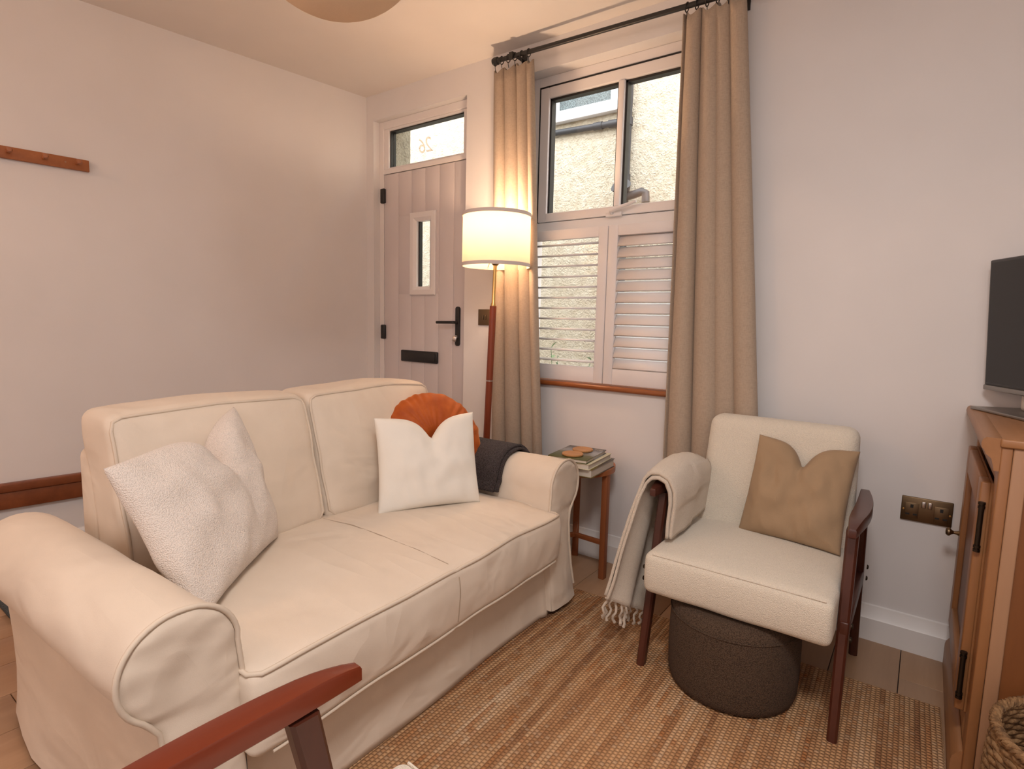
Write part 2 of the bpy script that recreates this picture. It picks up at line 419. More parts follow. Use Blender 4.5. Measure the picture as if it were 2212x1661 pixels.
# window wall : inner leaf with openings for door (0.066..0.826) and window (1.20..2.20)
DX0, DX1, DZ1 = .066, .826, 2.345
WX0, WX1, WZ0, WZ1 = 1.20, 2.20, .835, 2.36
def holed(name, x0, x1, y0, y1, z0, z1, mat, g=0, h=0):
    a, b, c, d = DX0-g*.35, DX1+g, WX0-g, WX1+g
    return boxes(name, [(x0, a, y0, y1, z0, z1), (a, b, y0, y1, DZ1+h, z1), (b, c, y0, y1, z0, z1), (c, d, y0, y1, z0, WZ0),
                        (c, d, y0, y1, WZ1+h, z1), (d, x1, y0, y1, z0, z1)], mat)
wf = holed('wall_front', -.2, XR+.1, 0, .17, 0, CZ+.05, M['wall']); tag(wf, 'white window wall with front door and window openings', None, None, 'structure')
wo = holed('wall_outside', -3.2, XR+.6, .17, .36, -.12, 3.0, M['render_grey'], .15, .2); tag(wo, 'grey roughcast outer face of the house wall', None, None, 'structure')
# left wall (corner is not square)
def wall_prism(name, a, b, th, z0, z1, mat, label):
    a = Vector(a); b = Vector(b); d = (b-a).normalized(); n = Vector((-d.y, d.x))*th
    bm = bmesh.new(); add_prism(bm, [tuple(a), tuple(b), tuple(b+n), tuple(a+n)], z0, z1, 'z'); o = bm_obj(name, bm, mat)
    tag(o, label, None, None, 'structure'); return o
wall_prism('wall_left', (XL, YB), (0, 0), .15, 0, CZ+.05, M['wall'], 'white side wall behind the sofa')
boxes_r = box('wall_right', XR, XR+.15, YB, 0, 0, CZ+.05, M['wall']); tag(boxes_r, 'white wall behind the television', None, None, 'structure')
wb = boxes('wall_back', [(-.8, .55, YB-.15, YB, 0, CZ+.05), (.55, 3.25, YB-.15, YB, 0, .75), (.55, 3.25, YB-.15, YB, 2.3, CZ+.05), (3.25, XR+.1, YB-.15, YB, 0, CZ+.05)], M['wall'])
tag(wb, 'white back wall with an opening for the added window', None, None, 'structure')
w2 = thing('added_window', 'added unseen white framed window in the back wall', None, (1.9, YB-.08, .75), 0, None, 'structure')  # unseen window, added to go with the rear fill light
for xx in (.55, 1.43, 2.31, 3.19): box('window_frame', xx-1.9, xx+.06-1.9, -.03, .03, 0, 1.55, M['upvc'], w2)
for zz in (0, 1.49): box('window_rail', -1.35, 1.35, -.03, .03, zz, zz+.06, M['upvc'], w2)
box('sky_block_blind', -1.36, 1.36, -.06, -.05, 0, 1.56, M['whiteplastic'], w2)  # unseen panel added to keep sky light out at the back
ce = box('ceiling', -.85, XR+.2, YB-.2, .17, CZ, CZ+.12, M['ceiling']); tag(ce, 'plain white ceiling', None, None, 'structure')
# skirting boards
def skirting(name, x0, x1, label):
    poly = [(0, 0), (-.019, 0), (-.019, .083), (-.016, .086), (-.006, .130), (0, .133)]
    o = prism(name, [(y, z) for y, z in poly], x0, x1, M['skirt'], None, 'x', 0); tag(o, label, None, None, 'structure'); return o
skirting('baseboard_front', DX1, XR, 'white moulded skirting board under the window')
bm = bmesh.new()
add_prism(bm, [(0, 0), (-.016, 0), (-.016, .095), (-.012, .122), (-.006, .133), (0, .133)], 0, 4.2, 'x')
o = bm_obj('baseboard_left', bm, M['skirt']); o.matrix_world = Matrix((( -LN.x*0 + LD.x, -LN.x, 0, 0), (LD.y, -LN.y, 0, 0), (0, 0, 1, 0), (0, 0, 0, 1)))
tag(o, 'white skirting board on the side wall', None, None, 'structure')

# ------------------------------------------------------------------ outside
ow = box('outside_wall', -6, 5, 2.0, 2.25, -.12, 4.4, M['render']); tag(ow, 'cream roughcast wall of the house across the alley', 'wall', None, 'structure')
gr = box('ground', -6, 5, .36, 2.0, -.2, -.1, M['paving']); tag(gr, 'paved alley outside the window', None, None, 'structure')
nw = thing('neighbour_window', 'white framed obscure glass window high on the cream wall', 'window', (.42, 1.99, 2.93))
FW = (.10, .74, 2.90, 3.55)
boxes('frame', [(FW[0], FW[0]+.07, 1.955, 2.0, FW[2], FW[3]), (FW[1]-.07, FW[1], 1.955, 2.0, FW[2], FW[3]), (FW[0]+.07, FW[1]-.07, 1.955, 2.0, FW[2], FW[2]+.06), (FW[0]+.07, FW[1]-.07, 1.955, 2.0, FW[3]-.06, FW[3])], M['upvc'], nw, .004, nw.location)
box('pane', FW[0]+.07, FW[1]-.07, 1.975, 1.99, FW[2]+.06, FW[3]-.06, M['obscure'], nw, 0, nw.location)
box('window_ledge', FW[0]-.03, FW[1]+.03, 1.93, 2.0, FW[2]-.04, FW[2], M['upvc'], nw, .005, nw.location)
dp = thing('drain_pipe', 'dark grey vertical drain pipe on the cream wall', 'pipe', (.83, 1.94, 1.0))
tube('pipe', [(.83, 1.94, z) for z in (-.1, 1, 2, 3, 4.3)], .042, M['pipe'], dp, 14, False, dp.location)
for z in (2.72, 2.28): tube('collar', [(.83, 1.94, z), (.83, 1.94, z+.06)], .05, M['pipe'], dp, 14, False, dp.location)
tube('branch', [(.83, 1.94, 2.2), (.79, 1.86, 2.24)], .045, M['pipe'], dp, 14, False, dp.location)
tube('branch', [(.83, 1.94, 2.2), (.88, 1.86, 2.25)], .045, M['pipe'], dp, 14, False, dp.location)
tube('elbow', [(.83, 1.93, 2.16), (.93, 1.92, 2.17), (1.0, 1.92, 2.185), (1.03, 1.92, 2.17), (1.035, 1.92, 2.1)], .032, M['pipe'], dp, 12, False, dp.location)
hp = thing('waste_pipe', 'thin grey waste pipe running under the neighbour window', 'pipe', (.4, 1.97, 2.78))
tube('pipe', [(-.2, 1.965, 2.797), (.77, 1.965, 2.765)], .025, M['pipe'], hp, 12, False, hp.location)
tube('collar', [(.52, 1.965, 2.7735), (.60, 1.965, 2.771)], .031, M['pipe'], hp, 12, False, hp.location)
tube('collar', [(.66, 1.965, 2.769), (.77, 1.965, 2.765)], .031, M['pipe'], hp, 12, False, hp.location)
pl = thing('potted_shrub', 'leafy green shrub outside the lower left shutter', 'plant', (1.02, .75, -.1))
lathe('pot', [(.10, 0), (.15, .26), (.165, .27), (.165, .31), (.14, .31), (.12, .25), (0, .25)], M['terracotta'], pl, 20)
rs = random.Random(3)
lm = None
for k in range(9):
    a = rs.uniform(0, 6.28); sp = rs.uniform(.05, .22); H = rs.uniform(.75, 1.12)
    pts = [Vector((math.cos(a)*sp*t, math.sin(a)*sp*t, .24+(H-.24)*t)) for t in (0, .3, .6, 1)]
    st = tube('stem', pts, [.006, .005, .004, .002], M['leaf'], pl, 6)
    for q in range(9):
        t = .35+.65*q/8; p = Vector((math.cos(a)*sp*t, math.sin(a)*sp*t, .24+(H-.24)*t)); b = rs.uniform(0, 6.28); Lf = rs.uniform(.05, .08)
        if lm is None:
            bmf = bmesh.new(); vs_ = [bmf.verts.new(c) for c in ((0, 0, 0), (.3, .16, .05), (.65, .15, .04), (1, 0, -.08), (.65, -.15, .04), (.3, -.16, .05), (.5, 0, -.02))]
            for i in range(6): bmf.faces.new((vs_[i], vs_[(i+1) % 6], vs_[6]))
            lm = bpy.data.meshes.new('leaf'); bmf.to_mesh(lm); bmf.free(); lm.materials.append(M['leaf'])
        lf = link('leaf', lm, None, st); lf.location = p; lf.rotation_euler = (rs.uniform(-.5, .5), rs.uniform(-.9, .1), b); lf.scale = (Lf, Lf, Lf)

# ------------------------------------------------------------------ front door
YF = .045
fd = thing('door_1', 'pale grey front door with a glazed slot and transom light', None, (.45, YF, 0), 0, None, 'structure'); D0 = fd.location
boxes('door_frame', [(DX0, .106, YF, YF+.075, 0, DZ1), (.80, DX1, YF, YF+.075, 0, DZ1), (.106, .80, YF, YF+.075, 2.3, DZ1), (.106, .80, YF, YF+.075, 2.03, 2.058)], M['upvc'], fd, .003, D0)
boxes('transom_bead', [(.106, .145, YF+.008, YF+.06, 2.058, 2.3), (.76, .80, YF+.008, YF+.06, 2.058, 2.3), (.145, .76, YF+.008, YF+.06, 2.288, 2.3), (.145, .76, YF+.008, YF+.06, 2.058, 2.068)], M['upvc'], fd, .002, D0)
boxes('transom_seal', [(.145, .152, YF+.02, YF+.062, 2.068, 2.288), (.753, .76, YF+.02, YF+.062, 2.068, 2.288), (.152, .753, YF+.02, YF+.062, 2.281, 2.288)], M['seal'], fd, 0, D0)
tp = box('transom_pane', .152, .753, YF+.04, YF+.046, 2.068, 2.281, M['glass'], fd, 0, D0)
cu = bpy.data.curves.new('number', 'FONT'); cu.body = '26'; cu.size = .125; cu.shear = .25; cu.space_character = .92
to = bpy.data.objects.new('number_tmp', cu); C.objects.link(to); bpy.context.view_layer.update()
me = bpy.data.meshes.new_from_object(to.evaluated_get(bpy.context.evaluated_depsgraph_get())); bpy.data.objects.remove(to)
me.materials.clear(); num = link('house_number', me, M['decal'], fd); num.matrix_local = Matrix.Translation(Vector((.50, YF+.0385, 2.125))-D0) @ Matrix(((-1, 0, 0, 0), (0, 0, -1, 0), (0, 1, 0, 0), (0, 0, 0, 1)))
num['label'] = 'mirrored white house number 26 on the transom glass'
# leaf: six boards around a small window
GX0, GX1, GZ0, GZ1 = .345, .56, 1.285, 1.775     # outer of glazing frame
gx0, gx1, gz0, gz1 = .40, .515, 1.325, 1.735     # glass
boxes('leaf_core', [(.108, GX0+.02, YF+.012, YF+.05, .01, 2.026), (GX1-.02, .798, YF+.012, YF+.05, .01, 2.026), (GX0+.02, GX1-.02, YF+.012, YF+.05, .01, GZ0+.02), (GX0+.02, GX1-.02, YF+.012, YF+.05, GZ1-.02, 2.026)], M['door'], fd, 0, D0)
bx = [.108, .238, .353, .468, .583, .698, .798]
for a, b in zip(bx, bx[1:]):
    A, B = a+.0008, b-.0008
    segs = [(.01, 2.026)]
    if B > GX0 and A < GX1: segs = [(.01, GZ0+.01), (GZ1-.01, 2.026)]
    for z0, z1 in segs: box('board', A, B, YF+.004, YF+.02, z0, z1, M['door'], fd, .0015, D0)
    if len(segs) == 2:
        if A < GX0: box('board', A, GX0+.01, YF+.004, YF+.02, GZ0+.01, GZ1-.01, M['door'], fd, .001, D0)
        if B > GX1: box('board', GX1-.01, B, YF+.004, YF+.02, GZ0+.01, GZ1-.01, M['door'], fd, .001, D0)
def ring_frame(name, x0, x1, z0, z1, wd, y0, y1, mat, parent, off, inner=0):
    """picture-frame moulding, bevelled towards the opening"""
    bm = bmesh.new()
    def loop(d, y): return [bm.verts.new(Vector(p)-Vector(off)) for p in ((x0+d, y, z0+d), (x1-d, y, z0+d), (x1-d, y, z1-d), (x0+d, y, z1-d))]
    Ls = [loop(0, y1), loop(0, y0+.004), loop(.006, y0), loop(wd*.6, y0), loop(wd, y0+.012), loop(wd, y1)]
    for A, B in zip(Ls, Ls[1:]):
        for i in range(4): bm.faces.new((A[i], A[(i+1) % 4], B[(i+1) % 4], B[i]))
    return sharp(bm_obj(name, bm, mat, parent, False), 25)
gf = ring_frame('glazing_frame', GX0, GX1, GZ0, GZ1, .052, YF-.008, YF+.035, M['upvc'], fd, D0)
boxes('glazing_seal', [(gx0-.004, gx0+.006, YF+.02, YF+.045, gz0, gz1), (gx1-.006, gx1+.004, YF+.02, YF+.045, gz0, gz1), (gx0, gx1, YF+.02, YF+.045, gz1-.006, gz1+.004)], M['seal'], fd, 0, D0)
box('pane', gx0-.003, gx1+.003, YF+.03, YF+.035, gz0-.003, gz1+.003, M['glass'], fd, 0, D0)
for zz in (1.90, 1.055, .25):
    box('hinge', .088, .124, YF-.014, YF+.006, zz-.045, zz+.045, M['black'], fd, .006, D0)
lb = box('letterbox', .275, .585, YF-.012, YF+.006, .878, .948, M['black'], fd, .006, D0)
box('flap', .287, .573, YF-.018, YF-.010, .888, .938, M['black'], lb, .003, D0)
def stadium(x, z0, z1, r, n=10):
    pts = []
    for k in range(n+1): a = math.pi*k/n; pts.append((x+r*math.cos(a), z1-r+r*math.sin(a)))
    for k in range(n+1): a = math.pi+math.pi*k/n; pts.append((x+r*math.cos(a), z0+r+r*math.sin(a)))
    return pts
hpL = prism('handle_plate', stadium(.742, .992, 1.218, .0145), YF-.010, YF+.006, M['black'], fd, 'y', .002, D0)
tube('lever', [(.742, YF-.008, 1.128), (.742, YF-.045, 1.128), (.735, YF-.05, 1.128), (.62, YF-.05, 1.126)], .0085, M['black'], hpL, 12, False, D0)
tube('lock_cylinder', [(.742, YF-.006, 1.045), (.742, YF-.02, 1.045)], .009, M['chrome'], hpL, 12, False, D0)
ky = box('key', -.012, .012, -.028, -.022, -.022, .008, M['chrome'], hpL, .003); ky.location = Vector((.732, YF-.002, 1.04))-D0; ky.rotation_euler = (0, R(18), R(20))
th_ = box('threshold', DX0, DX1, 0, .13, 0, .012, M['upvc']); th_.name = 'trim_1'; tag(th_, 'white door threshold', None, None, 'structure')

# ------------------------------------------------------------------ window
YW = .08
wn = thing('window_1', 'white framed window with black seals above the half height shutters', None, (1.7, YW, WZ0), 0, None, 'structure'); W0 = wn.location
boxes('outer_frame', [(WX0, 1.246, YW, YW+.06, WZ0, WZ1), (2.154, WX1, YW, YW+.06, WZ0, WZ1), (1.246, 2.154, YW, YW+.06, 2.314, WZ1), (1.246, 2.154, YW, YW+.06, 1.585, 1.648), (1.246, 2.154, YW, YW+.06, WZ0, .90)], M['upvc'], wn, .003, W0)
boxes('gasket', [(1.246, 2.154, YW-.002, YW+.03, 2.3065, 2.3138), (1.2462, 1.2535, YW-.002, YW+.03, 1.65, 2.3064), (2.1465, 2.1538, YW-.002, YW+.03, 1.65, 2.3064)], M['seal'], wn, 0, W0)
sash = boxes('sash', [(1.2545, 1.305, YW-.006, YW+.05, 1.650, 2.3055), (2.095, 2.1455, YW-.006, YW+.05, 1.650, 2.3055), (1.305, 2.095, YW-.006, YW+.05, 2.254, 2.3055), (1.305, 2.095, YW-.012, YW+.05, 1.650, 1.692)], M['upvc'], wn, .004, W0)
box('glazing_bar', 1.685, 1.715, YW-.010, YW+.045, 1.692, 2.254, M['upvc'], wn, .004, W0)
for a, b in ((1.305, 1.685), (1.715, 2.095)):
    boxes('seal', [(a, a+.01, YW+.008, YW+.045, 1.692, 2.254), (b-.01, b, YW+.008, YW+.045, 1.692, 2.254), (a, b, YW+.008, YW+.045, 2.243, 2.254)], M['seal'], wn, 0, W0)
    box('pane', a, b, YW+.025, YW+.031, 1.692, 2.254, M['glass'], wn, 0, W0)
box('pane', 1.246, 2.154, YW+.03, YW+.036, .90, 1.585, M['glass'], wn, 0, W0)
wh = box('window_handle_base', 1.655, 1.735, YW-.03, YW-.01, 1.642, 1.662, M['upvc'], wn, .004, W0)
tube('handle', [(1.69, YW-.03, 1.655), (1.69, YW-.045, 1.664), (1.72, YW-.05, 1.672), (1.82, YW-.055, 1.694)], [.009, .010, .010, .006], M['upvc'], wh, 10, False, W0)
sl = prism('trim_2', [(.075, .852), (-.022, .852), (-.028, .846), (-.028, .835), (-.02, .827), (.075, .827)], WX0-.03, WX1+.03, M['sillwood'], None, 'x', .002)
tag(sl, 'varnished orange brown wooden window sill', None, None, 'structure')
# shutters
def shutter(name, x0, x1, tilt, label):
    s = thing(name, label, 'shutter', (x0, .012, .856)); L0 = s.location
    st = .047
    for a, b in ((x0, x0+st), (x1-st, x1)): box('stile', a, b, .0, .027, .858, 1.592, M['shutter'], s, .002, L0)
    box('top_rail', x0+st, x1-st, .001, .026, 1.545, 1.592, M['shutter'], s, .002, L0)
    box('bottom_rail', x0+st, x1-st, .001, .026, .858, .932, M['shutter'], s, .002, L0)
    bm = bmesh.new(); n = 8; prof = []
    for k in range(n+1): t = -1+2*k/n; prof.append((t*.0285, .0042*math.sqrt(max(0, 1-t*t))+.0006))
    prof += [(-a, -b) for a, b in prof[1:-1]]
    prof = [(a, b) for a, b in prof]
    c, sn = math.cos(tilt), math.sin(tilt)
    add_prism(bm, [(a*c-b*sn, a*sn+b*c) for a, b in prof], x0+st+.001-x0, x1-st-.001-x0, 'x'); bmesh.ops.recalc_face_normals(bm, faces=bm.faces)
    me = bpy.data.meshes.new('louvre'); bm.to_mesh(me); bm.free(); me.materials.append(M['shutter'])
    for p in me.polygons: p.use_smooth = len(p.vertices) == 4
    for k in range(12):
        o = link('louvre', me, None, s); o.location = (0, .0135-.012, .932+.0256+k*.0511-.856)
    return s
shutter('window_shutter', 1.212, 1.698, R(4), 'white shutter panel with open horizontal louvres')
shutter('window_shutter', 1.702, 2.188, R(63), 'white shutter panel with closed overlapping louvres')

# ------------------------------------------------------------------ curtains and rod
rod = thing('curtain_rod', 'black metal curtain rod above the window', 'curtain rod', (1.70, -.10, 2.41)); Q0 = rod.location
tube('pole', [(1.12, -.10, 2.413), (1.75, -.10, 2.40), (2.36, -.10, 2.387)], .0105, M['black'], rod, 14, False, Q0)
for s, x, z in ((-1, 1.115, 2.413), (1, 2.365, 2.387)):
    lathe('finial', [(0, -.012), (.012, -.012), (.013, 0), (.018, .003), (.019, .02), (.016, .032), (0, .034)] if s > 0 else [(0, .012), (.012, .012), (.013, 0), (.018, -.003), (.019, -.02), (.016, -.032), (0, -.034)], M['black'], rod, 18, (x, -.10, z), 'x', Q0)
for x in (1.205, 2.255):
    b = boxes('bracket', [(x-.011, x+.011, -.12, -.002, 2.418, 2.424), (x-.011, x+.011, -.122, -.116, 2.388, 2.424), (x-.015, x+.015, -.008, -.001, 2.36, 2.45)], M['black'], rod, .001, Q0)
def curtain(name, label, xt, xb, folds, seed, z0=.03, ztop=2.376, amp=.043):
    c = thing(name, label, 'curtain', ((xb[0]+xb[1])/2, -.085, z0)); L0 = c.location; rr = random.Random(seed)
    ph = [rr.uniform(-.5, .5) for _ in range(12)]
    nf = 2*folds; wd = [rr.uniform(.55, 1.5) for _ in range(nf)]; tot = sum(wd); cum = [0]
    for q in wd: cum.append(cum[-1]+q/tot)
    am = [rr.uniform(.65, 1.15) for _ in range(nf+1)]
    def f(u, v):
        z = ztop + (z0-ztop)*v
        xl = xt[0]+(xb[0]-xt[0])*v; xr_ = xt[1]+(xb[1]-xt[1])*v
        i = 0
        while i < nf-1 and cum[i+1] < u: i += 1
        t = (u-cum[i])/(cum[i+1]-cum[i]); ww = math.pi*(i+t) + .35*math.sin(2.1*v+ph[1]*3+u*3)*v
        fold = math.sin(ww); fold = math.copysign(abs(fold)**.85, fold)
        a = amp*(am[i]*(1-t)+am[i+1]*t)*(.8+.3*v)
        y = -.083 + a*fold + .008*noise.noise(Vector((u*4, v*3, seed)))
        x = xl+(xr_-xl)*u + (xr_-xl)/folds*.26*math.cos(ww)*min(1, min(u, 1-u)*14) + .010*noise.noise(Vector((u*5, v*2.5, seed+9)))*v
        y = min(y, -.032)
        pin = math.exp(-v*22)
        return Vector((x, y, z+pin*(.014*math.cos(ww*2)-.012)))
    cl = grid_obj('cloth', f, 260, 44, M['curtain'], c, False, True, L0, .0035)
    n = folds+2
    for k in range(n):
        u = (k+.5)/n; x = xt[0]+(xt[1]-xt[0])*u; z = 2.413-(x-1.12)*.021
        pts = [(x+.004*math.sin(a), -.10+.0165*math.cos(a), z-.004+.0165*math.sin(a)) for a in [2*math.pi*i/14 for i in range(14)]]
        rg = tube('curtain_ring', pts, .0022, M['black'], c, 6, True, L0)
        tube('hook', [(x, -.10, z-.02), (x, -.10, z-.03), (x, -.094, z-.045)], .0016, M['black'], rg, 6, False, L0)
    return c
curtain('curtain', 'beige linen curtain at the left of the window beside the floor lamp', (1.075, 1.315), (1.115, 1.455), 4, 2)
curtain('curtain', 'beige linen curtain at the right of the window behind the armchair', (2.035, 2.275), (2.05, 2.50), 4, 5, amp=.046)

# ------------------------------------------------------------------ switch and socket
sw = thing('light_switch', 'bronze double light switch on the wall beside the door', 'switch', (.977, -.003, 1.16))
box('plate', -.043, .043, -.004, .003, -.043, .043, M['bronze'], sw, .002)
for s in (-1, 1): box('rocker', s*.0075-.006, s*.0075+.006, -.009, -.003, -.013, .013, M['bronze'], sw, .002)
so = thing('wall_socket', 'aged bronze double power socket beside the cabinet', 'socket', (2.979, -.003, .52))
box('plate', -.073, .073, -.005, .003, -.043, .043, M['bronze'], so, .0025)
for s in (-1, 1):
    sk = box('socket_face', s*.042-.02, s*.042+.02, -.0055, -.004, -.032, .022, M['bronze'], so, .001)
    box('earth_hole', s*.042-.0045, s*.042+.0045, -.0066, -.0055, .004, .016, M['seal'], sk)
    for t in (-1, 1): box('pin_hole', s*.042+t*.011-.006, s*.042+t*.011+.006, -.0066, -.0055, -.022, -.016, M['seal'], sk)
    box('rocker', s*.009-.006, s*.009+.006, -.010, -.004, .010, .032, M['chrome'], so, .0015)
    lathe('screw', [(0, -.002), (.003, -.0015), (.0035, 0), (.0035, .001)], M['brass'], so, 10, (s*.066, -.005, -.003), 'y')

# ------------------------------------------------------------------ left wall: peg rail, board
def leftframe(s, h=0, out=0):  # s metres from the corner along the wall
    p = LD*s + LN*out; return Vector((p.x, p.y, h))
RZ = math.atan2(LD.y, LD.x)
def lw(name, label, cat, s, z):
    return thing(name, label, cat, leftframe(s, z), RZ)       # local x along the wall (towards the camera), local y into the room
pr = lw('peg_rail', 'orange brown wooden peg rail on the left wall', 'coat rack', 1.433, 1.766)
box('board', 0, 1.1, .001, .019, 0, .049, M['railwood'], pr, .002)
for k in range(9):
    lathe('peg', [(0, .0), (.006, .0), (.0065, .02), (.006, .042), (.0105, .05), (.0115, .057), (.008, .063), (0, .064)], M['railwood'], pr, 14, (.045+.115*k, .018, .026), 'y')
for k in range(4): lathe('screw_cover', [(0, 0), (.0035, 0), (.0035, .0012), (0, .0014)], M['pine_pale'], pr, 10, (.085+.345*k, .019, .026), 'y')
tb = lw('wall_board', 'dark stained wooden board fixed low on the wall behind the sofa', 'board', .95, .286)
box('board', 0, 2.9, .001, .030, 0, .075, M['trimwood'], tb, .003)
box('cap', 0, 2.9, .001, .038, .075, .112, M['trimwood'], tb, .004)
mt = box('door_mat', -.3, .335, -1.9, -1.15, 0, .016, M['mat'], None, .004); tag(mt, 'dark green black floor mat behind the sofa arm', 'mat')

# ------------------------------------------------------------------ rug
rug = box('jute_rug', -.75, .715, -1.75, 0, .0, .009, M['jute'], None, .003); rug.location = (2.345, -.352, 0.0005); rug.rotation_euler = (0, 0, R(1.3))
tag(rug, 'woven jute rug with brown and orange stripes under the armchair', 'rug')

# ------------------------------------------------------------------ sofa (local x = forward, y = towards the window, z up)
AS = R(1.8); SU = Vector((-math.sin(AS), math.cos(AS), 0)); SN = Vector((math.cos(AS), math.sin(AS), 0))
SO = SN*.92 + SU*-1.302
sofa = thing('sofa', 'cream two seat sofa with loose cover, rolled arms and piping', 'sofa', (SO.x, SO.y, 0), AS)
def sofa_pt(x, y, z): p = SO+SN*x+SU*y; return Vector((p.x, p.y, z))
# base with skirt
def skirt_f(u, v):
    y = -.66+1.32*u; z = .255-.243*v
    x = .855+.02*v + .004*math.sin(y*9+v*2)*v + .012*math.exp(-((abs(y)-.60)/.02)**2)*v
    return Vector((x, y, z))
box('base', .03, .85, -.75, .75, .03, .255, M['sofa'], sofa, .01)
grid_obj('skirt', skirt_f, 90, 14, M['sofa'], sofa, False, True, None, .004)
def bskirt(u, v):
    y = -.735+1.47*u; z = .5-.488*v; return Vector((.004-.02*v**2, y, z))
grid_obj('back_skirt', bskirt, 40, 10, M['sofa'], sofa, False, True, None, .004)
# arm profile (distance from centre, height)
def arm_profile():
    P = [(.612, .03), (.612, .30), (.613, .42), (.622, .50)]
    cx, cz, rx, rz = .728, .500, .108, .102
    for k in range(1, 26):
        a = math.pi - math.pi*1.28*k/25; P.append((cx+rx*math.cos(a), cz+rz*math.sin(a)))
    P += [(.786, .408), (.770, .385), (.764, .34), (.763, .26), (.764, .16), (.768, .08), (.774, .013)]
    return P
AP = arm_profile()
def arm(sd):
    P = AP; n = len(P); XS = [0, .02, .1, .2, .3, .4, .5, .6, .7, .78, .84, .868, .876, .88]
    bm = bmesh.new(); rings = []
    for x in XS:
        ring = []
        for i, (y, z) in enumerate(P):
            t = x/.88; rnd = .012 if x in (0, .88) else (.004 if x in (.02, .876) else 0)
            fl_ = max(0, (.38-z)/.38)
            cy = .70; yy = y + (cy-y)*rnd*1.5
            yy += .012*noise.noise(Vector((x*5, z*4, sd*3)))*.5 + (fl_**1.4)*.018*math.sin(x*11+sd)*(1 if y > .7 else 0)
            yy += (.03*fl_**2*(max(0, t-.85)/.15) if y > .7 else 0)
            xx = x + (.03*fl_**1.6*max(0, (t-.7)/.3)) - (.045*fl_**1.6*max(0, (.15-t)/.15))
            ring.append(bm.verts.new((xx, sd*yy, max(.012, z - (.0 if z < .02 else rnd*.6*(1 if z > .45 else 0)) + .004*noise.noise(Vector((x*6, y*9, z*5+sd)))))))
        rings.append(ring)
    for A, B in zip(rings, rings[1:]):
        for i in range(n-1): bm.faces.new((A[i], A[i+1], B[i+1], B[i]))
    bm.faces.new(rings[0])
    o = bm_obj('armrest', bm, M['sofa'], sofa, True); sharp(o, 60)
    # padded front panel with small gathers along the piping
    fr = [Vector((.88+.03*max(0, (.38-z)/.38)**1.6, sd*(y+(.70-y)*.018+(.03*max(0, (.38-z)/.38)**2 if y > .7 else 0)), z)) for y, z in P]
    top = max(range(len(P)), key=lambda i: P[i][1])
    def edge(seq, z):
        for A, B in zip(seq, seq[1:]):
            lo_, hi_ = sorted((A.z, B.z))
            if lo_-1e-6 <= z <= hi_+1e-6 and hi_-lo_ > 1e-6: return A.lerp(B, (z-A.z)/(B.z-A.z))
        return seq[0] if abs(seq[0].z-z) < abs(seq[-1].z-z) else seq[-1]
    zmx = fr[top].z-.0005; inn = fr[:top+1]; outr = fr[top:]
    def panel(u, v):
        z = .03+(zmx-.03)*(1-(1-v)**1.7); A = edge(inn, z); B = edge(outr, z); q = A.lerp(B, u)
        t = min(1, 4*u*(1-u)); wd = abs(B.y-A.y)
        q.x += .014*t**.5*min(1, wd/.12) + .0035*math.sin(z*150+2*math.sin(z*31))*math.exp(-min(u, 1-u)*7)*t**.3*(1 if z > .36 else .25)
        q.x += .010*noise.noise(Vector((q.y*9, z*13+q.y*8*sd, 5+sd)))*t*(1 if z > .3 else .6) - .008*math.exp(-((z-.40)/.018)**2)*u*t**.3
        return q
    grid_obj('arm_panel', panel, 26, 60, M['sofa'], o)
    tube('piping', [p+Vector((.004, sd*(.003 if P[i][0] > .7 else -.003), .002 if P[i][1] > .5 else 0)) for i, p in enumerate(fr) if p.z > .05], .0055, M['piping'], o, 8)
    return o
arm(-1); arm(1)
# back frame
bkf = box('back_frame', .0, .13, -.59, .61, .03, .76, M['sofa'], sofa, .03, None, 4)
def cushion(name, c, h, r, n, deform, parent=sofa, mat=None):
    bm = rbox_pts(0, 0, 0, h[0], h[1], h[2], r, n)
    for v in bm.verts: v.co = deform(v.co) + Vector(c)
    return bm_obj(name, bm, mat or M['sofa'], parent, True)
# seat mattress
SH = (.355, .622, .092); SC = (.585, 0, .345)
def seat_def(p):
    q = p.copy(); a = max(0, 1-(q.x/SH[0])**2)*max(0, 1-(q.y/SH[1])**4)
    if q.z > 0: q.z += .024*a + .006*noise.noise(Vector((q.x*5, q.y*5, 1)))
    seam = math.exp(-(q.y/.012)**2)
    if q.z > 0: q.z -= .005*seam
    if q.x > .25: q.x += .012*(1-(q.z/SH[2])**2) - .004*seam + .007*noise.noise(Vector((q.y*5, q.z*9, 4)))
    cr = max(0, (abs(q.y)-.5)/.122); 
    if q.x > 0: q.x -= .016*cr**3
    if q.x > .2: q.z -= .012*cr**2*(q.x/.355)
    k = noise.noise(Vector((q.x*3.2+q.y*1.5, q.y*9-q.x*4, 7.7)))
    q.z += .006*k*max(0, a) + .0035*noise.noise(Vector((q.x*14+q.y*5, q.y*16-q.x*9, 3)))*max(0, a)
    return q
sc = cushion('seat_cushion', SC, SH, .022, 34, seat_def)
e45 = .022*(1-math.sqrt(.5))
def seat_edge(y, zs, xs): return seat_def(Vector((xs*(SH[0]-e45), y, zs*(SH[2]-e45)))) + Vector(SC)
def side_edge(x, sd): return seat_def(Vector((x, sd*(SH[1]-e45), SH[2]-e45)))+Vector(SC)+Vector((0, 0, .003))
tube('piping', [side_edge(.15+.03*k, -1) for k in range(6)] + [side_edge(.335, -1)] + [seat_edge(-SH[1]+.025+(2*SH[1]-.05)*k/70, 1, 1)+Vector((.003, 0, .003)) for k in range(71)] + [side_edge(.335, 1)] + [side_edge(.30-.03*k, 1) for k in range(6)], .0055, M['piping'], sc, 8)
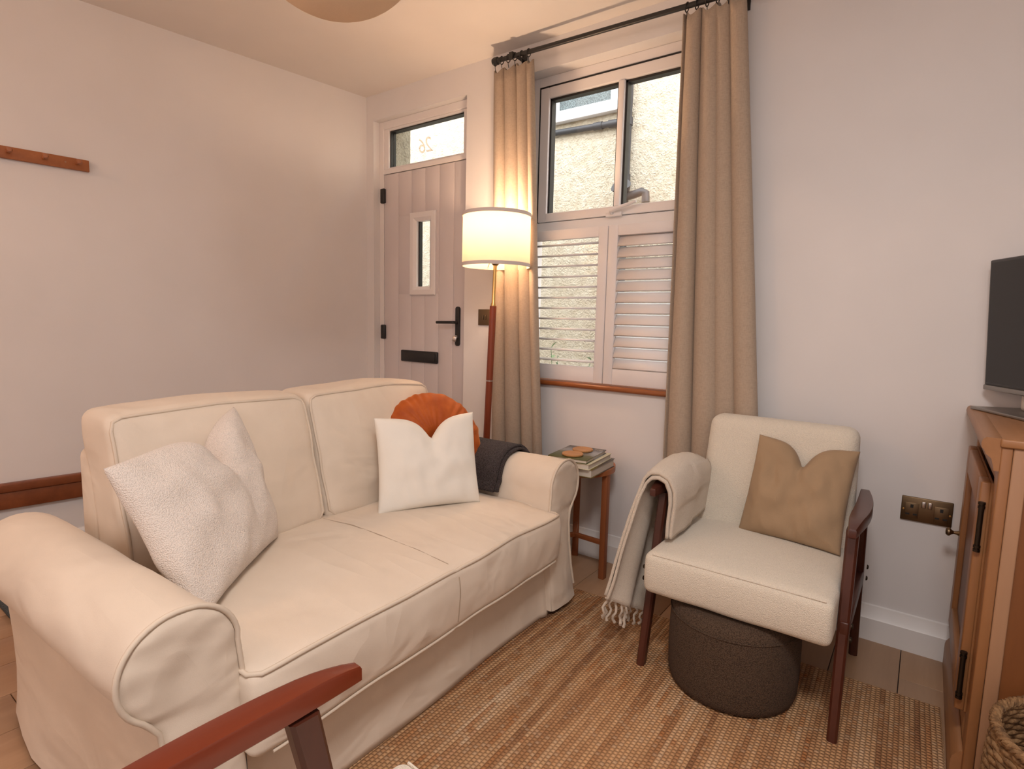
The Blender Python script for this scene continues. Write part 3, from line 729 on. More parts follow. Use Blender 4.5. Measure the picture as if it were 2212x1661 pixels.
tube('piping', [seat_edge(-SH[1]+.04+(2*SH[1]-.08)*k/70, -1, 1)+Vector((.003, 0, -.003)) for k in range(71)], .0045, M['piping'], sc, 8)
tube('seam', [seat_def(Vector((-.25+.59*k/34, 0, SH[2])))+Vector(SC)+Vector((0, .0, .0035)) for k in range(34)] + [seat_def(Vector((SH[0], 0, SH[2]-.02-k*.02)))+Vector(SC)+Vector((.003, 0, 0)) for k in range(8)], .0026, M['seamthread'], sc, 6)
# back cushions
BH = (.095, .306, .218)
def back_def(sd):
    def d(p):
        q = p.copy(); ny = q.y/BH[1]; nz = q.z/BH[2]
        a = max(0, 1-ny**2)*max(0, 1-nz**2)
        if q.x > 0: q.x += .045*a**.8
        q.z += .016*(1-ny**2)*(1 if nz > .5 else 0)*max(0, nz)
        if nz > .9: q.z += .008*max(0, 1-(q.x/BH[0])**2)
        q.x += .006*noise.noise(Vector((q.y*6+sd*5, q.z*6, 2)))
        # diagonal drag folds
        q.x += .005*noise.noise(Vector((q.y*3-q.z*5+sd, q.y*10+q.z*10, 5)))*(1 if q.x > 0 else 0)
        q.z += .005*noise.noise(Vector((q.y*5+sd*7, 3, 2)))
        q.y += .006*noise.noise(Vector((q.x*4, q.z*8, sd)))
        q.x -= (q.z+.222)*.26
        return q
    return d
for sd in (-1, 1):
    bd = back_def(sd); cc = (.242, sd*.310+.022, .648)
    b = cushion('back_cushion', cc, BH, .03, 26, bd)
    ee = .03*(1-math.sqrt(.5)); X = BH[0]-ee; Y = BH[1]-ee; Z = BH[2]-ee
    loop = []
    def seg(a0, b0, n):
        for k in range(n): t = k/n; loop.append((a0[0]+(b0[0]-a0[0])*t, a0[1]+(b0[1]-a0[1])*t))
    rc = .03
    cor = [(-Y+rc, Z), (Y-rc, Z), (Y-.008, Z-.008), (Y, Z-rc), (Y, -Z+rc), (Y-rc, -Z), (-Y+rc, -Z), (-Y, -Z+rc), (-Y, Z-rc), (-Y+.008, Z-.008)]
    for i in range(len(cor)):
        dd = math.hypot(cor[i][0]-cor[(i+1) % len(cor)][0], cor[i][1]-cor[(i+1) % len(cor)][1]); seg(cor[i], cor[(i+1) % len(cor)], max(1, int(dd/.02)))
    tube('piping', [bd(Vector((X, y, z)))+Vector(cc)+Vector((.003, 0, 0)) for y, z in loop], .0048, M['piping'], b, 8, True)

# ------------------------------------------------------------------ pillows
def pillow(name, label, bl, br, tr, tl, T, mat, chop=0, chop_w=.16, chop_u=0.0, pinch=.07, seed=1, n=44, wr_a=.012, front=None, piping=None, cat='cushion', rough_edge=0):
    bl, br, tr, tl = map(Vector, (bl, br, tr, tl)); base = (bl+br)/2
    nrm = (br-bl).cross(tl-bl).normalized()
    if front is not None and nrm.dot(front) < 0: nrm = -nrm
    upv = ((tl+tr)/2-(bl+br)/2).normalized()
    def f(u, v, side):
        # u,v in -1..1, pinched sides
        uu = u*(1-pinch*(1-v*v)); vv = v*(1-pinch*(1-u*u))
        p = (bl*(1-uu)*(1-vv)+br*(1+uu)*(1-vv)+tr*(1+uu)*(1+vv)+tl*(1-uu)*(1+vv))/4
        t = (max(0, 1-u*u)*max(0, 1-v*v))**.42
        vt = (v+1)/2
        g = math.exp(-abs((u-chop_u)/chop_w)**1.25)
        p -= upv*(chop*g*vt**3.2)
        th = T*t*(1-.55*(g*vt**2 if chop else 0))
        nz = noise.noise(Vector((u*2.2+seed, v*2.2, seed*1.7)))*wr_a + noise.noise(Vector((u*5+seed, v*3+u*2, seed)))*wr_a*.5
        cr = max(abs(u), 0)**6*max(0, 1) 
        th += nz*t
        return p + nrm*side*th
    bm = bmesh.new()
    def prm(i): t = -1+2*i/(n-1); return math.copysign(1-(1-abs(t))**1.35, t)
    G = {}
    for side in (1, -1):
        for i in range(n):
            for j in range(n):
                edge = i in (0, n-1) or j in (0, n-1)
                if edge and side == -1: G[(side, i, j)] = G[(1, i, j)]; continue
                G[(side, i, j)] = bm.verts.new(f(prm(i), prm(j), side)-base)
        for i in range(n-1):
            for j in range(n-1):
                q = [G[(side, i, j)], G[(side, i+1, j)], G[(side, i+1, j+1)], G[(side, i, j+1)]]
                bm.faces.new(q if side == 1 else q[::-1])
    o = bm_obj(name, bm, mat, None, True); o.location = base; tag(o, label, cat)
    return o
P = sofa_pt
pillow('boucle_cushion', 'large oatmeal boucle cushion leaning in the near corner of the sofa', P(.69, -.60, .455), P(.375, -.20, .455), P(.235, -.25, .86), P(.50, -.70, .80), .085, M['boucle'], .13, .20, .25, .06, 3, 48, .022, Vector((1, .2, .3)))
pillow('white_cushion', 'square off white cushion standing in front of the round orange cushion', P(.455, .14, .448), P(.655, .475, .452), P(.565, .535, .785), P(.375, .195, .782), .065, M['white_cush'], .085, .22, .08, .05, 8, 44, .013, Vector((1, -.3, .3)))
# round velvet cushion with gathered pleats
def round_cushion():
    cen = P(.375, .505, .636); nrm = (SN*.80 - SU*.42 + Vector((0, 0, .34))).normalized()
    e1 = nrm.cross(Vector((0, 0, 1))).normalized(); e2 = e1.cross(nrm)
    base = cen-Vector((0, 0, .20)); Rr, T = .213, .07
    bm = bmesh.new(); N = 260; K = 20; G = []
    for side in (1, -1):
        rows = []
        for k in range(K+1):
            t = k/K; row = []
            for i in range(N):
                a = 2*math.pi*i/N
                rho = math.cos(t*math.pi/2) if k else 1.0
                h = math.sin(t*math.pi/2)**.75
                pl_ = (math.sin(a*34+2.2*math.sin(a*5))*.35+.25*math.sin(a*19+2)+.9*noise.noise(Vector((math.cos(a)*6, math.sin(a)*6, rho*3))))
                amp = .0058*(rho**1.0)*math.sin(min(1, t*3)*math.pi/2)*(1-math.exp(-((rho-.15)/.25)**2))
                rr = Rr*rho*(1+.018*pl_*(1 if k < 3 else .3))
                hh = T*h - .055*math.exp(-(rho/.16)**2) + amp*pl_
                if k == 0: hh = .004*pl_
                row.append(bm.verts.new(cen-base + e1*rr*math.cos(a) + e2*rr*math.sin(a) + nrm*side*hh))
            rows.append(row)
        G.append(rows)
        for A, B in zip(rows, rows[1:-1]+[rows[-1]]):
            for i in range(N): bm.faces.new((A[i], A[(i+1) % N], B[(i+1) % N], B[i]))
    bmesh.ops.remove_doubles(bm, verts=bm.verts, dist=.0006)
    root = thing('round_cushion', 'round burnt orange velvet cushion with gathered pleats', 'cushion', base)
    bm_obj('cover', bm, M['velvet'], root, True)
    for s in (1,):
        bt = lathe('button', [(0, .008), (.010, .007), (.015, .002), (.015, -.004), (0, -.006)], M['velvet'], root, 18)
        bt.location = cen-base+nrm*s*.024; bt.rotation_euler = nrm.to_track_quat('Z', 'Y').to_euler()
round_cushion()
# charcoal throw over the far sofa arm
def grey_throw():
    prof = [(p[0], p[1]) for p in AP if p[1] >= .33]
    inner = [(.606, .462), (.606, .475)]
    pts = inner + [q for q in prof if not (q[0] < .63 and q[1] < .49)]
    pts = pts[:2] + [q for q in pts[2:] if q[1] > .30]
    # offset outwards
    off = []
    for i, q in enumerate(pts):
        a = Vector(pts[max(0, i-1)]); b = Vector(pts[min(len(pts)-1, i+1)]); t = (b-a).normalized(); n = Vector((-t.y, t.x))
        off.append(Vector(q)+n*.0125)
    off = off[:-4] + [Vector((.856, .45)), Vector((.862, .38)), Vector((.866, .30)), Vector((.868, .24))]
    root = thing('fleece_throw', 'charcoal fleece throw folded over the far sofa arm', 'blanket', sofa_pt(.44, .72, .62), AS)
    lo = Vector((.44, .72, .62))
    def mk(name, x0, x1, ex, dz, zmin=None):
        def f(u, v):
            k = u*(len(off)-1); i = min(int(k), len(off)-2); q = off[i].lerp(off[i+1], k-i)
            x = x0+(x1-x0)*v + .01*noise.noise(Vector((u*6, v*3, ex*50)))
            n = Vector((q.x-.728, q.y-.5)).normalized()*(ex+.003*noise.noise(Vector((u*9, v*7, 3))))
            if u < .12: n = Vector((-1, 0))*ex
            return Vector((x, q.x+n.x, q.y+n.y))-lo
        return grid_obj(name, f, 60, 22, M['grey_throw'], root, False, True, None, .011)
    mk('lower_layer', .24, .655, .001, 0); mk('upper_layer', .25, .64, .0125, 0)
grey_throw()

# ------------------------------------------------------------------ armchairs (local front = -Y)
def make_chair(label, loc, rz, armmat, legmat):
    t = thing('armchair', label, 'chair', loc, rz)
    def leg(x0, y0, z0, x1, y1, z1, w0, w1):
        bm = bmesh.new(); a = Vector((x0, y0, z0)); b = Vector((x1, y1, z1)); rings = []
        for k in range(5):
            s = k/4; c = a.lerp(b, s); wx = .013+.003*s; wy = w0+(w1-w0)*s
            ch = .006
            rings.append([bm.verts.new(c+Vector(q)) for q in ((-wx+ch, -wy, 0), (wx-ch, -wy, 0), (wx, -wy+ch, 0), (wx, wy-ch, 0), (wx-ch, wy, 0), (-wx+ch, wy, 0), (-wx, wy-ch, 0), (-wx, -wy+ch, 0))])
        for A, B in zip(rings, rings[1:]):
            for i in range(8): bm.faces.new((A[i], A[(i+1) % 8], B[(i+1) % 8], B[i]))
        bm.faces.new(rings[0][::-1]); bm.faces.new(rings[-1]); return bm_obj('leg', bm, legmat, t)
    for s in (-1, 1):
        leg(s*.283, -.268, .0098, s*.278, -.145, .580, .016, .023)
        leg(s*.283, .275, 0, s*.278, .165, .580, .016, .022)
        rail = box('side_rail', s*.283-.012, s*.283+.012, -.225, .235, .285, .335, legmat, t, .004)
        for y in (-.235, .25): 
            for z in (.295, .335):
                lathe('bolt', [(0, .004), (.006, .003), (.008, 0), (.008, -.002), (0, -.002)] if s > 0 else [(0, -.004), (.006, -.003), (.008, 0), (.008, .002), (0, .002)], M['bronze_dark'], rail, 12, (s*.302, y, z), 'x')
        # armrest: bowed plan, blunt narrow front
        pl_ = []; n = 20
        for k in range(n+1):
            v = k/n; y = -.245+.475*v; bow = math.sin(math.pi*(.12+.80*v))
            pl_.append((s*(.262+.004*math.sin(math.pi*v)+.012*max(0, 1-v/.3)**2), y, s*(.279+.034*bow**.9)))
        bm = bmesh.new()
        def ring(zf, ins):
            A = []; 
            for xi, y, xo in pl_:
                v = (y+.245)/.475
                A.append((xi+s*ins, max(-.245+ins, min(.23-ins, y)), zf(v)))
            for xi, y, xo in reversed(pl_):
                v = (y+.245)/.475
                A.append((xo-s*ins, max(-.245+ins, min(.23-ins, y)), zf(v)))
            return [bm.verts.new(p) for p in A]
        zt = lambda v: .624-.014*v-.014*max(0, 1-v/.22)**2; zb = lambda v: .586-.014*v-.004*max(0, 1-v/.22)**2
        Ls = [ring(lambda v: zb(v), .004), ring(lambda v: zb(v)+.004, 0), ring(lambda v: zt(v)-.005, 0), ring(lambda v: zt(v)-.001, .002), ring(zt, .006)]
        for A, B in zip(Ls, Ls[1:]):
            for i in range(len(A)): bm.faces.new((A[i], A[(i+1) % len(A)], B[(i+1) % len(B)], B[i]))
        m_ = 2*(n+1)
        for Lq in (Ls[0], Ls[-1]):
            for i in range(n): bm.faces.new((Lq[i], Lq[i+1], Lq[m_-2-i], Lq[m_-1-i]))
        sharp(bm_obj('armrest', bm, armmat, t, False), 35)
    box('cross_rail', -.272, .272, -.17, -.145, .295, .335, legmat, t, .004)
    # seat
    h = (.268, .268, .068); c = (-.004, -.050, .354)
    bm = rbox_pts(0, 0, 0, *h, .024, 22)
    for v in bm.verts:
        q = v.co; a = max(0, 1-(q.x/h[0])**2)*max(0, 1-(q.y/h[1])**2)
        if q.z > 0: q.z += .022*a**.7
        if q.y < -.2: q.y -= .010*(1-(q.z/h[2])**2)
        q.z += -.035*(q.y+.262)*.35 + .003*noise.noise(q*9)
        v.co = q+Vector(c)
    st = bm_obj('seat', bm, M['chairfab'], t, True)
    tube('seam', [(x_*.245/20, -.050-.268+.004, .354+.068-.004) for x_ in range(-20, 21)], .0025, M['chairfab'], st, 6)
    # backrest
    h = (.252, .052, .225); c = (0, .205, .585)
    bm = rbox_pts(0, 0, 0, *h, .04, 20)
    for v in bm.verts:
        q = v.co; a = max(0, 1-(q.x/h[0])**2)*max(0, 1-(q.z/h[2])**2)
        if q.y < 0: q.y -= .012*a
        q.y += (q.z)*.20 + .002*noise.noise(q*9)
        q.x *= 1-.025*(q.z/h[2])
        v.co = q+Vector(c)
    bm_obj('backrest', bm, M['chairfab'], t, True)
    for s in (-1, 1): box('back_post', s*.19-.014, s*.19+.014, .20, .245, .28, .42, legmat, t, .004)
    return t
CH = Vector((2.53, -.43, 0))
make_chair('cream boucle armchair with dark wooden frame standing under the right curtain', CH, R(0), M['armwood_dark'], M['chairwood'])
make_chair('wooden framed armchair at the bottom edge of the picture, closest to the camera', (2.524, -2.142, 0), R(176), M['armwood'], M['chairwood'])
pillow('linen_cushion', 'square tan linen cushion resting on the cream armchair', (2.445, -.36, .425), (2.768, -.40, .43), (2.785, -.255, .745), (2.478, -.285, .765), .06, M['tan'], .085, .2, .0, .05, 15, 44, .02, Vector((0, -1, .3)))

# beige throw with tassels over the chair's left arm
def chair_throw():
    root = thing('wool_throw', 'beige wool throw with tassels draped over the armchair arm', 'blanket', (2.25, -.45, .62)); lo = root.location
    # cross-section in x,z : inner hem up over the arm and down the outer side
    cs = [(2.292, .445), (2.294, .50), (2.297, .56), (2.294, .60), (2.280, .628), (2.255, .638), (2.232, .634), (2.214, .615), (2.206, .57), (2.198, .50), (2.190, .42), (2.184, .34), (2.180, .27), (2.178, .215)]
    def f(u, v, ex, w):
        k = u*(len(cs)-1); i = min(int(k), len(cs)-2); a = Vector(cs[i]); b = Vector(cs[i+1]); q = a.lerp(b, k-i)
        cN = Vector((q.x-2.25, max(-.02, q.y-.59))).normalized()
        out = max(0, (u-.55)/.45)
        y0 = -.655; y1 = -.265
        if out > 0:
            y0 = -.655-.085*out; y1 = -.265-.29*out
        y = y0+(y1-y0)*v
        hump = .03*math.sin(math.pi*min(1, v*1.05))**.8*(1 if .15 < u < .6 else .25)
        if u < .3: q = Vector((q.x, q.y + (.012 if v > .5 else 0)))
        fold = out*.022*math.sin(v*2*math.pi*1.6+.6)
        p = Vector((q.x + cN.x*(ex+hump*.35)-fold-.03*out*(1-v), y, q.y + max(0, cN.y)*(ex+hump)))
        p.z -= .10*out**2*v
        p += Vector((.004*noise.noise(Vector((u*6, v*5, w))), 0, .004*noise.noise(Vector((u*5, v*6, w+4)))))
        return p-lo
    grid_obj('under_layer', lambda u, v: f(u, v, 0.002, 1), 60, 34, M['throw'], root, False, True, None, .009)
    grid_obj('top_layer', lambda u, v: f(u*.985, v*.97+.015, .014, 2), 60, 34, M['throw'], root, False, True, None, .010)
    rr = random.Random(5)
    for k in range(14):
        v = (k+.5)/14; p = f(1, v, .006, 1); L_ = rr.uniform(.055, .085)
        pts = []
        for q in range(7):
            s = q/6; pts.append(p+Vector((.005*math.sin(q*1.7+k)-.01*s, .006*math.sin(q*1.3+k*2), -L_*s+.006)))
        tube('tassel', pts, [.0042, .004, .0044, .004, .0044, .0042, .0055], M['throw'], root, 7)
chair_throw()
# pouf
pf = thing('pouf', 'round brown boucle pouf tucked under the armchair', 'pouf', (2.51, -.60, .0098))
lathe('body', [(0, 0), (.175, 0), (.188, .008), (.194, .03), (.1965, .10), (.196, .17), (.194, .225), (.190, .246), (.180, .260), (.160, .268), (0, .272)], M['pouf'], pf, 56, ang=60)
tube('seam', [(.1945*math.cos(2*math.pi*k/60), .1945*math.sin(2*math.pi*k/60), .232) for k in range(60)], .0022, M['pouf'], pf, 6, True)

# ------------------------------------------------------------------ side table, books, coasters
TC = Vector((1.683, -.180, 0)); tbT = thing('side_table', 'small round orange brown wooden side table beside the sofa', 'table', TC)
tt = .505
for k, (x0, x1) in enumerate(((-.178, .058), (.0588, .178))):
    # two boards joined with a visible joint
    pts = []
    for i in range(49):
        a = 2*math.pi*i/48
        pts.append((.174*math.cos(a), .174*math.sin(a)))
    ang = R(35); c, s = math.cos(ang), math.sin(ang)
    bm = bmesh.new(); add_prism(bm, pts[:-1], tt-.022, tt, 'z')
    nv = Vector((c, s, 0))
    for lim, sg in ((x0, 1), (x1, -1)):
        g = bm.verts[:]+bm.edges[:]+bm.faces[:]
        bmesh.ops.bisect_plane(bm, geom=g, plane_co=nv*lim, plane_no=nv*sg, clear_inner=True)
        ed = [e for e in bm.edges if e.is_boundary]
        if ed: bmesh.ops.holes_fill(bm, edges=ed, sides=0)
    sharp(bm_obj('top_board', bm, M['tablewood'], tbT), 40)
hub = Vector((0, 0, .165))
for q in ((1.838-TC.x, -.190-TC.y), (1.612-TC.x, -.042-TC.y), (1.60-TC.x, -.312-TC.y)):
    d = Vector((q[0], q[1], 0)); rz = math.atan2(d.y, d.x)
    box('leg', -.013, .013, -.015, .015, 0, tt-.022, M['tableleg'], tbT, .002, None, 2, Matrix.Translation(d) @ Matrix.Rotation(rz, 4, 'Z'))
    ln = d.length
    box('stretcher', 0, ln-.013, -.009, .009, .155, .175, M['tableleg'], tbT, .002, None, 2, Matrix.Rotation(rz, 4, 'Z'))
def book(label, x, y, z, w, d, h, rz, cov, hard=True):
    b = thing('book', label, 'book', (x, y, z), rz, 'books stacked on the side table')
    box('pages', -w/2+.004, w/2-.004, -d/2+.004, d/2-.004, .0025, h-.0025, M['paper'], b)
    box('back_cover', -w/2, w/2, -d/2, d/2, 0, .0025, cov, b, .0006)
    box('front_cover', -w/2, w/2, -d/2, d/2, h-.0025, h, cov, b, .0006)
    box('spine', -w/2-.001, -w/2+.002, -d/2, d/2, 0, h, cov, b, .0006)
    return b
bz = tt+.0004
book('thick book with a dark brown photo cover at the bottom of the stack', 1.752, -.255, bz, .20, .25, .036, R(4), M['cover_b'])
book('pale cream book in the middle of the stack', 1.750, -.272, bz+.0364, .19, .25, .024, R(5), M['creamcover'])
b3 = book('book with a landscape photo cover on top of the stack', 1.744, -.285, bz+.0608, .175, .235, .016, R(7), M['cover_a'])
for k, (w_, h_) in enumerate(((.006, .010), (.005, .009), (.006, .009), (.004, .011))):
    box('title_mark', .045+k*.0095, .045+k*.0095+w_, .088, .088+h_, .0160, .0163, M['paper'], b3)
zc = bz+.0608+.0166
for (x, y, lab) in ((1.745, -.245, 'round bamboo coaster at the back of the top book'), (1.752, -.345, 'round bamboo coaster at the front of the top book, near the sofa arm')):
    cst = lathe('coaster', [(0, 0), (.042, 0), (.0455, .003), (.0455, .007), (.043, .0095), (.036, .0085), (0, .0082)], M['bamboo'], None, 40); cst.location = (x, y, zc); tag(cst, lab, 'coaster', 'coasters on the books')

# ------------------------------------------------------------------ floor lamp
LP = thing('floor_lamp', 'floor lamp with white drum shade and red brown wooden pole, switched on', 'lamp', (1.195, -.25, 0))
lathe('base', [(0, 0), (.13, 0), (.135, .006), (.132, .016), (.03, .024), (.016, .04), (0, .04)], M['bronze_dark'], LP, 36)
def ax(z): return Vector((.010+(z-.6)/.8*.032*1.0, 0, z))
tube('lower_pole', [ax(.03), ax(.848)], .0165, M['redwood'], LP, 16)
tube('joint_ring', [ax(.848), ax(.854)], .0168, M['chrome'], LP, 16)
tube('upper_pole', [ax(.854), ax(1.214)], .0165, M['redwood'], LP, 16)
tube('brass_stem', [ax(1.214), ax(1.222), ax(1.23), ax(1.40), ax(1.41)], [.012, .012, .0085, .0085, .010], M['brass'], LP, 14)
tube('lamp_holder', [ax(1.405), ax(1.415), ax(1.45), ax(1.475)], [.012, .019, .019, .017], M['bronze'], LP, 16)
bt = lathe('bulb', [(.012, 0), (.014, .02), (.028, .05), (.031, .07), (.026, .09), (.012, .103), (0, .106)], M['bulb'], LP, 20); bt.location = ax(1.475)
sc_ = ax(1.53); S0, S1, SR = 1.398, 1.645, .162
shd = lathe('lamp_shade', [(SR, S0), (SR-.001, (S0+S1)/2), (SR-.002, S1), (SR-.0045, S1), (SR-.0035, (S0+S1)/2), (SR-.0025, S0)], M['shade'], LP, 64, (sc_.x, 0, 0), closed=True)
for z in (S0, S1-.016): lathe('trim', [(SR+.001, z), (SR+.001, z+.016), (SR-.001, z+.016), (SR-.001, z)], M['shadetrim'], shd, 64, (sc_.x, 0, 0), closed=True)
for k in range(3):
    a = 2*math.pi*k/3+.4
    tube('shade_wire', [Vector((sc_.x+.02*math.cos(a), .02*math.sin(a), 1.452)), Vector((sc_.x+.1*math.cos(a), .1*math.sin(a), 1.44)), Vector((sc_.x+(SR-.004)*math.cos(a), (SR-.004)*math.sin(a), S0+.012))], .0018, M['brass'], shd, 6)
pld = bpy.data.lights.new('floor_lamp_light', 'POINT'); pld.energy = 14.5; pld.color = (1.0, .67, .43); pld.shadow_soft_size = .03
plo = bpy.data.objects.new('floor_lamp_light', pld); C.objects.link(plo); plo.parent = LP; plo.location = ax(1.585)

# ------------------------------------------------------------------ cabinet, television, basket
cb = thing('cabinet', 'pine cabinet with moulded top, panelled door and brass knob', 'cabinet', (3.34, -.375, 0)); B0 = cb.location
cx0, cx1, cy0, cy1, ct = 3.092, 3.62, -.715, -.03, .905
boxes('body', [(cx0+.02, cx1, cy0+.012, cy1, .10, ct-.02)], M['pine_dark'], cb, 0, B0)
boxes('side_panel', [(cx0+.048, cx1-.07, cy0+.006, cy0+.013, .10, ct-.04)], M['pine_dark'], cb, 0, B0)
box('side_stile', cx0+.0205, cx0+.048, cy0+.0005, cy0+.02, .0, ct-.02, M['pine_pale'], cb, .003, B0)
box('side_stile', cx1-.07, cx1, cy0, cy0+.02, .0, ct-.02, M['pine_pale'], cb, .003, B0)
box('side_rail', cx0+.048, cx1-.07, cy0+.001, cy0+.02, ct-.045, ct-.02, M['pine_pale'], cb, .003, B0)
box('side_rail', cx0+.048, cx1-.07, cy0+.001, cy0+.02, .0, .15, M['pine_pale'], cb, .003, B0)
box('face_stile', cx0-.001, cx0+.02, cy0, cy0+.075, .0, ct-.02, M['pine'], cb, .003, B0)
box('face_stile', cx0-.001, cx0+.02, cy1-.05, cy1, .0, ct-.02, M['pine'], cb, .003, B0)
box('face_rail', cx0, cx0+.02, cy0+.075, cy1-.05, ct-.11, ct-.02, M['pine_x'], cb, .002, B0)
box('face_rail', cx0, cx0+.02, cy0+.075, cy1-.05, .0, .17, M['pine_x'], cb, .002, B0)
box('top', cx0-.004, cx1+.005, cy0-.006, cy1+.005, ct-.02, ct, M['pine_x'], cb, .004, B0)
mp_ = [(0, 0), (-.012, 0), (-.014, .010), (-.02, .028), (-.034, .038), (-.038, .046), (-.044, .052), (-.046, .062), (-.043, .072), (-.036, .077), (0, .077)]
prism('top_moulding', [(cx0-.001+a*.8, ct-.077+b) for a, b in mp_], cy0+.002, cy1, M['pine_x'], cb, 'y', 0, B0, 60)
pm = [(0, 0), (-.022, 0), (-.022, .075), (-.020, .085), (-.012, .098), (-.004, .105), (0, .105)]
prism('plinth_moulding', [(cx0-.001+a, b) for a, b in pm], cy0+.03, cy1, M['pine_x'], cb, 'y', 0, B0, 60)
dr = box('door', cx0-.004, cx0+.0, -.633, -.087, .182, .782, M['pine'], cb, 0, B0)
dx = cx0-.024
box('stile', dx, cx0-.003, -.633, -.56, .182, .782, M['pine'], dr, .004, B0)
box('stile', dx, cx0-.003, -.16, -.087, .182, .782, M['pine'], dr, .004, B0)
box('rail', dx, cx0-.003, -.56, -.16, .182, .26, M['pine_x'], dr, .004, B0)
box('rail', dx, cx0-.003, -.56, -.16, .705, .782, M['pine_x'], dr, .004, B0)
box('panel', cx0-.010, cx0-.003, -.56, -.16, .26, .705, M['pine_dark'], dr, .002, B0)
lathe('knob', [(0, 0), (.009, 0), (.006, -.006), (.0045, -.014), (.008, -.02), (.0135, -.025), (.0135, -.03), (.009, -.035), (0, -.036)], M['bronze'], dr, 22, (dx, -.118, .495), 'x', B0)
for z in (.28, .67):
    hz = [(dx+.012, -.640, z-.045+i*.018) for i in range(6)]
    tube('hinge', [(dx+.006, -.640, z-.06), (dx+.006, -.640, z+.06)], .0058, M['bronze_dark'], dr, 12, False, B0)
    for q in (-.06, -.05, .05, .06): tube('hinge_ring', [(dx+.006, -.640, z+q-.003), (dx+.006, -.640, z+q+.003)], .0075, M['bronze_dark'], dr, 12, False, B0)
tdv = Vector((.455, -.89, 0)).normalized(); tvn = Vector((-.89, -.455, 0)).normalized()
TV = thing('television', 'black flat screen television on the pine cabinet', 'television', (3.215, -.325, ct+.0006), math.atan2(tdv.y, tdv.x))
# local x along the screen to the near side, local -y... front is -tvn side
F0 = Vector((3.092, -.038, 0)); base_o = TV.location
xl0 = (F0-base_o).dot(tdv); yl0 = (F0-base_o).dot(Vector((-tdv.y, tdv.x, 0)))
yfront = -1 if Vector((-tdv.y, tdv.x, 0)).dot(tvn) > 0 else 1
sy = -yfront
zb, zt2 = .966-ct, 1.372-ct
def ty(a, b): return (min(yl0+sy*a, yl0+sy*b), max(yl0+sy*a, yl0+sy*b))
TX = Matrix.Translation((0, yl0, zb)) @ Matrix.Rotation(R(3.5)*(1 if sy < 0 else -1), 4, 'X') @ Matrix.Translation((0, -yl0, -zb))   # tipped forward a little
y0, y1 = ty(0, -.028); box('housing', xl0, xl0+.735, y0, y1, zb, zt2, M['tvframe'], TV, .004, None, 2, TX)
y0, y1 = ty(.0025, -.004); box('screen', xl0+.011, xl0+.724, y0, y1, zb+.02, zt2-.009, M['tv'], TV, 0, None, 2, TX)
y0, y1 = ty(.004, -.01); box('lower_trim', xl0, xl0+.735, y0, y1, zb-.004, zb+.012, M['silver'], TV, .003, None, 2, TX)
y0, y1 = ty(-.03, -.075); box('rear_case', xl0+.12, xl0+.60, y0, y1, zb+.03, zt2-.08, M['tvframe'], TV, .01, None, 2, TX)
y0, y1 = ty(-.014, -.06); box('stand_neck', xl0+.14, xl0+.58, y0, y1, .008, zb+.04, M['whiteplastic'], TV, .012)
y0, y1 = ty(.075, -.09); box('stand_base', xl0+.07, xl0+.65, y0, y1, 0, .009, M['silver'], TV, .002)
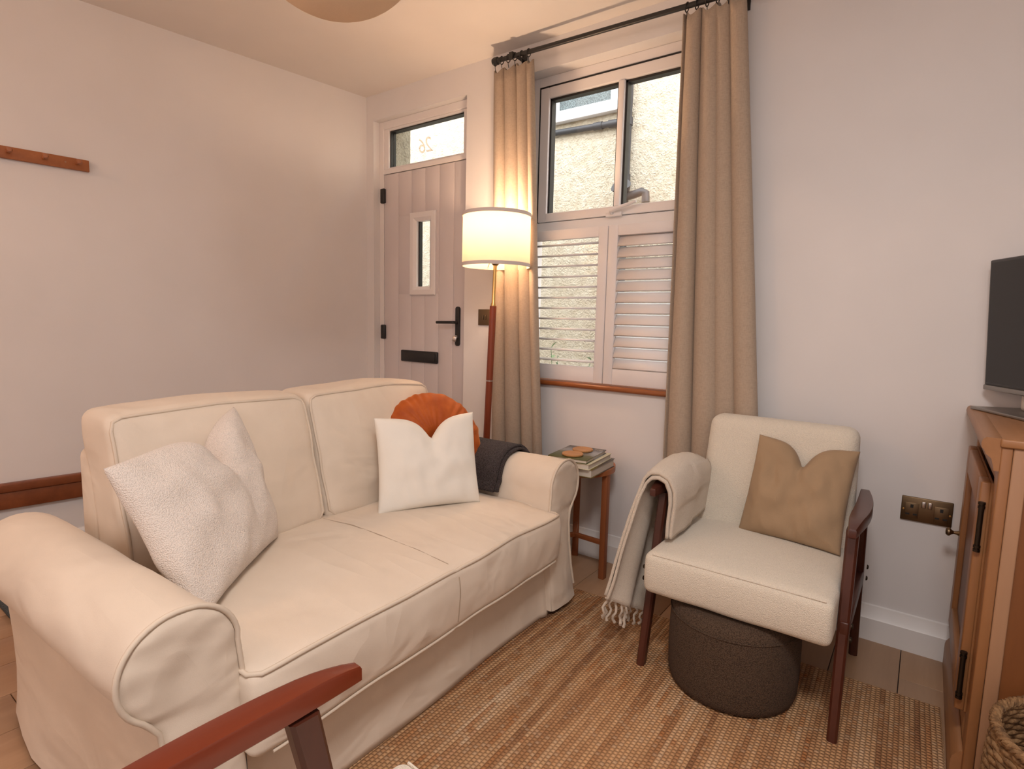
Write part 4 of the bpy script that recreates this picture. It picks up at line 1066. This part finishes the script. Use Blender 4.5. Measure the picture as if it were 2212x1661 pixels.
# basket
bk = thing('basket', 'woven seagrass basket beside the cabinet', 'basket', (3.285, -.905, 0))
bm = bmesh.new(); rows = 30
for i in range(rows):
    z = .008+i*.0108; r = .152+.022*math.sin(math.pi*min(1, (i+2)/rows)*.75); N = 84; pts = []
    ring = [Vector(((r+.003*math.sin(k*21*2*math.pi/N*1.0+i*2.1))*math.cos(2*math.pi*k/N), (r+.003*math.sin(k*21*2*math.pi/N+i*2.1))*math.sin(2*math.pi*k/N), z+.002*math.sin(k*17*2*math.pi/N+i))) for k in range(N)]
    add_tube(bm, ring, .0066, 7, False, True)
bm_obj('coil_wall', bm, M['seagrass'], bk, True)
lathe('bottom', [(0, .004), (.155, .004), (.155, .012), (0, .012)], M['seagrass'], bk, 40)
for ph in (0, 2.09, 4.19):
    N = 150
    tube('rim_braid', [((.168+.006*math.cos(k*30*2*math.pi/N+ph))*math.cos(2*math.pi*k/N), (.168+.006*math.cos(k*30*2*math.pi/N+ph))*math.sin(2*math.pi*k/N), .332+.006*math.sin(k*30*2*math.pi/N+ph)) for k in range(N)], .0058, M['seagrass'], bk, 6, True)

# ------------------------------------------------------------------ pendant globe and added lamps out of view
pg = thing('pendant_shade', 'beige paper globe pendant shade hanging from the ceiling', 'lamp', (1.75, -1.535, CZ))
gz = 2.08-CZ
lathe('globe', [(.03, .223)]+[(.225*math.cos(R(a)), .225*math.sin(R(a))) for a in range(80, -81, -5)]+[(.03, -.223)], M['paperglobe'], pg, 48, (0, 0, gz), closed=False)
tube('cord', [(0, 0, 0), (0, 0, gz+.2)], .003, M['whiteplastic'], pg, 8)
lathe('ceiling_rose', [(0, -.025), (.02, -.024), (.045, -.01), (.05, 0), (0, 0)], M['whiteplastic'], pg, 28)
rl = thing('added_warm_lamp', 'added warm ceiling lamp out of view at the rear of the room', 'lamp', (.55, -3.35, CZ))
lathe('shade', [(.0, -.12), (.06, -.118), (.12, -.09), (.15, -.03), (.15, 0), (0, 0)], M['shade'], rl, 40)
l2 = bpy.data.lights.new('added_warm_light', 'POINT'); l2.energy = 19; l2.color = (1.0, .55, .29); l2.shadow_soft_size = .12  # unseen lamp added for the orange light on the near sofa arm
lo2 = bpy.data.objects.new('added_warm_light', l2); C.objects.link(lo2); lo2.parent = rl; lo2.location = (0, 0, -.30)

cl2 = thing('added_fill_fixture', 'added round ceiling fixture standing in for light bounced off the ceiling', 'lamp', (2.95, -2.35, CZ))
lathe('body', [(0, 0), (.30, 0), (.30, -.02), (.285, -.03), (0, -.03)], M['upvc'], cl2, 40)
l3 = bpy.data.lights.new('added_fill_panel', 'AREA'); l3.shape = 'DISK'; l3.size = .58; l3.energy = 30; l3.color = (1.0, .94, .90)  # added light near the camera, stands in for ceiling-bounced flash
lo3 = bpy.data.objects.new('added_fill_panel', l3); C.objects.link(lo3); lo3.parent = cl2; lo3.location = (0, 0, -.034)
